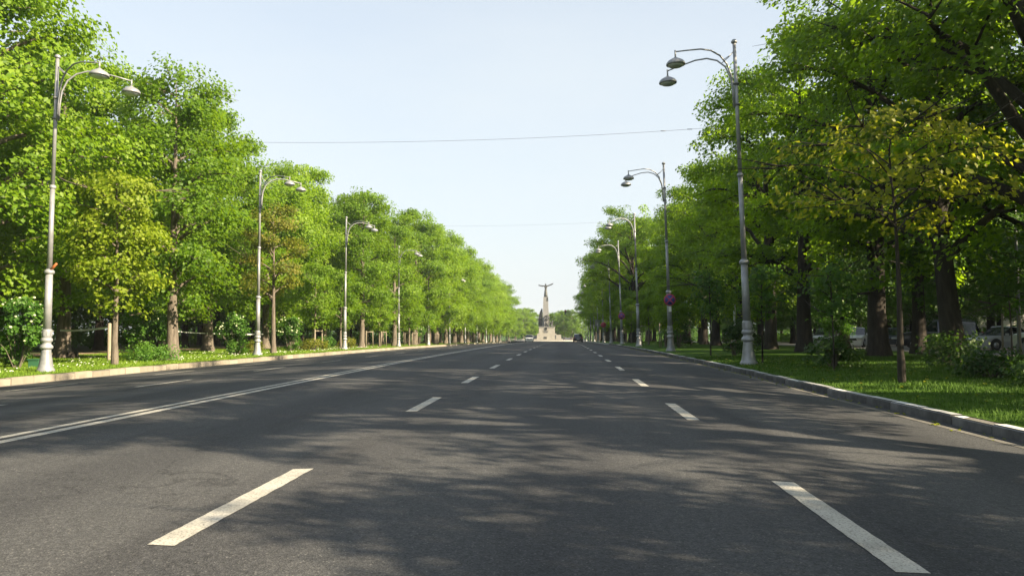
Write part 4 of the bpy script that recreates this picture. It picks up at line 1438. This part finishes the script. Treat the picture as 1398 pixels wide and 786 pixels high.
def skin_figure(nodes, edges, radii, name, mat, parent):
    me = bpy.data.meshes.new(name)
    me.from_pydata(nodes, edges, [])
    o = link(name, me, mat, parent)
    m = o.modifiers.new('skin', 'SKIN')
    if not me.skin_vertices:
        bpy.context.view_layer.objects.active = o
    sv = me.skin_vertices[0].data
    for i, rr_ in enumerate(radii):
        sv[i].radius = (rr_, rr_ * .85)
        sv[i].use_root = (i == 0)
    su = o.modifiers.new('sub', 'SUBSURF')
    su.levels = su.render_levels = 1
    return o


# winged figure on top: pelvis root, legs, torso, head, long outstretched arms
nodes = [(0, 0, 17.1), (0, 0, 17.9), (0, 0, 18.7), (0, 0, 19.05), (0, -.05, 19.45), (0, -.05, 19.7),
         (-.5, 0, 18.85), (-1.3, .05, 18.95), (-2.1, .1, 19.15), (-2.5, .1, 19.25),
         (.5, 0, 18.85), (1.3, .05, 19.2), (2.1, .1, 19.55), (2.6, .1, 19.8),
         (-.18, 0, 16.3), (-.2, .05, 15.5), (-.2, -.05, 15.05), (.18, 0, 16.3), (.2, .05, 15.5), (.2, -.05, 15.05)]
edges = [(0, 1), (1, 2), (2, 3), (3, 4), (4, 5), (2, 6), (6, 7), (7, 8), (8, 9), (2, 10), (10, 11), (11, 12), (12, 13), (0, 14), (14, 15), (15, 16), (0, 17), (17, 18), (18, 19)]
radii = [.42, .38, .46, .17, .27, .2, .24, .19, .15, .08, .24, .19, .15, .08, .30, .26, .24, .30, .26, .24]
skin_figure(nodes, edges, radii, 'winged_figure', M['bronze'], mo)
dr = MB().lathe([(.62, 15.05), (.60, 15.8), (.50, 16.7), (.42, 17.4), (.2, 17.6)], 14)
dr.build('robe', M['bronze'], mo)
fe = MB()
for sgn in (-1, 1):
    for k in range(5):
        x = sgn * (.9 + .33 * k)
        z = 18.9 + (abs(x) * (.12 if sgn < 0 else .36)) * .8
        fe.add([(x, .06, z + .03), (x + sgn * .3, .06, z + .04), (x + sgn * .22, .1, z - .42 + .05 * k), (x, .1, z - .38 + .05 * k),
                (x, .14, z + .03), (x + sgn * .3, .14, z + .04), (x + sgn * .22, .14, z - .42 + .05 * k), (x, .14, z - .38 + .05 * k)],
               [(0, 1, 2, 3), (7, 6, 5, 4), (0, 4, 5, 1), (1, 5, 6, 2), (2, 6, 7, 3), (3, 7, 4, 0)])
fe.build('wing_feathers', M['bronze'], mo)
MB().box((.55, -.6, 14.4), (.7, .5, 1.5), 0, .7).build('emblem', M['bronze'], mo)
# bronze figures at the foot of the column
sets = [((.2, -1.7, 5.1), 1.0, [(0, 0, 1.1), (.1, 0, 1.9), (.15, -.05, 2.6), (.15, -.1, 3.0), (.15, -.15, 3.4), (-.5, -.2, 2.3), (-.7, -.5, 1.5), (.7, -.3, 2.2), (1.1, -.5, 1.4), (-.3, -.2, .5), (-.4, 0, 0), (.5, -.3, .6), (.8, -.1, 0)]),
        ((1.7, -1.5, 5.1), .75, [(0, 0, .9), (-.2, 0, 1.5), (-.4, -.1, 2.1), (-.45, -.1, 2.4), (-.5, -.15, 2.75), (-1.0, -.2, 1.7), (-1.4, -.4, 1.0), (.2, -.3, 1.6), (.6, -.5, 1.1), (.5, -.2, .7), (1.1, 0, .1), (.3, -.4, .4), (.8, -.4, .05)]),
        ((2.2, -.6, 5.1), .7, [(0, 0, 1.0), (0, 0, 1.7), (0, 0, 2.3), (0, 0, 2.6), (0, -.05, 2.95), (-.45, -.1, 2.0), (-.6, -.3, 1.4), (.4, -.1, 2.1), (.7, -.2, 2.6), (-.2, 0, .5), (-.25, 0, 0), (.2, 0, .5), (.25, 0, 0)])]
ed = [(0, 1), (1, 2), (2, 3), (3, 4), (2, 5), (5, 6), (2, 7), (7, 8), (0, 9), (9, 10), (0, 11), (11, 12)]
rd = [.36, .34, .38, .16, .27, .17, .12, .17, .12, .24, .18, .24, .18]
for c, s, nd in sets:
    skin_figure([(c[0] + p[0] * s, c[1] + p[1] * s, c[2] + p[2] * s) for p in nd], ed, [q * s for q in rd], 'bronze_figure', M['bronze'], mo)
dk = MB().tube([(.0, -1.2, 8.0), (.03, -1.25, 8.02)], .1, 6)
wh = MB()
pts = [(.45 + .75 * math.cos(a), -1.25, 8.1 + .75 * math.sin(a)) for a in np.linspace(0, 2 * PI, 20)]
wh.tube(pts, .13, 6, cap=False)
wh.build('bronze_ring', M['bronze'], mo)

# ------------------------------------------------------------------ thin morning air
hz = MB().box((0, 400, 12.5), (1640, 1440, 41)).build('haze', None)
hm = bpy.data.materials.new('haze_air')
hm.use_nodes = True
hn = hm.node_tree
hn.nodes.clear()
ho = hn.nodes.new('ShaderNodeOutputMaterial')
hv = hn.nodes.new('ShaderNodeVolumePrincipled')
hv.inputs['Color'].default_value = (.86, .92, 1, 1)
hv.inputs['Density'].default_value = .0003
hv.inputs['Anisotropy'].default_value = .2
hn.links.new(hv.outputs[0], ho.inputs['Volume'])
hz.data.materials.append(hm)
tag(hz, 'thin pale air over the avenue', 'haze', kind='stuff')
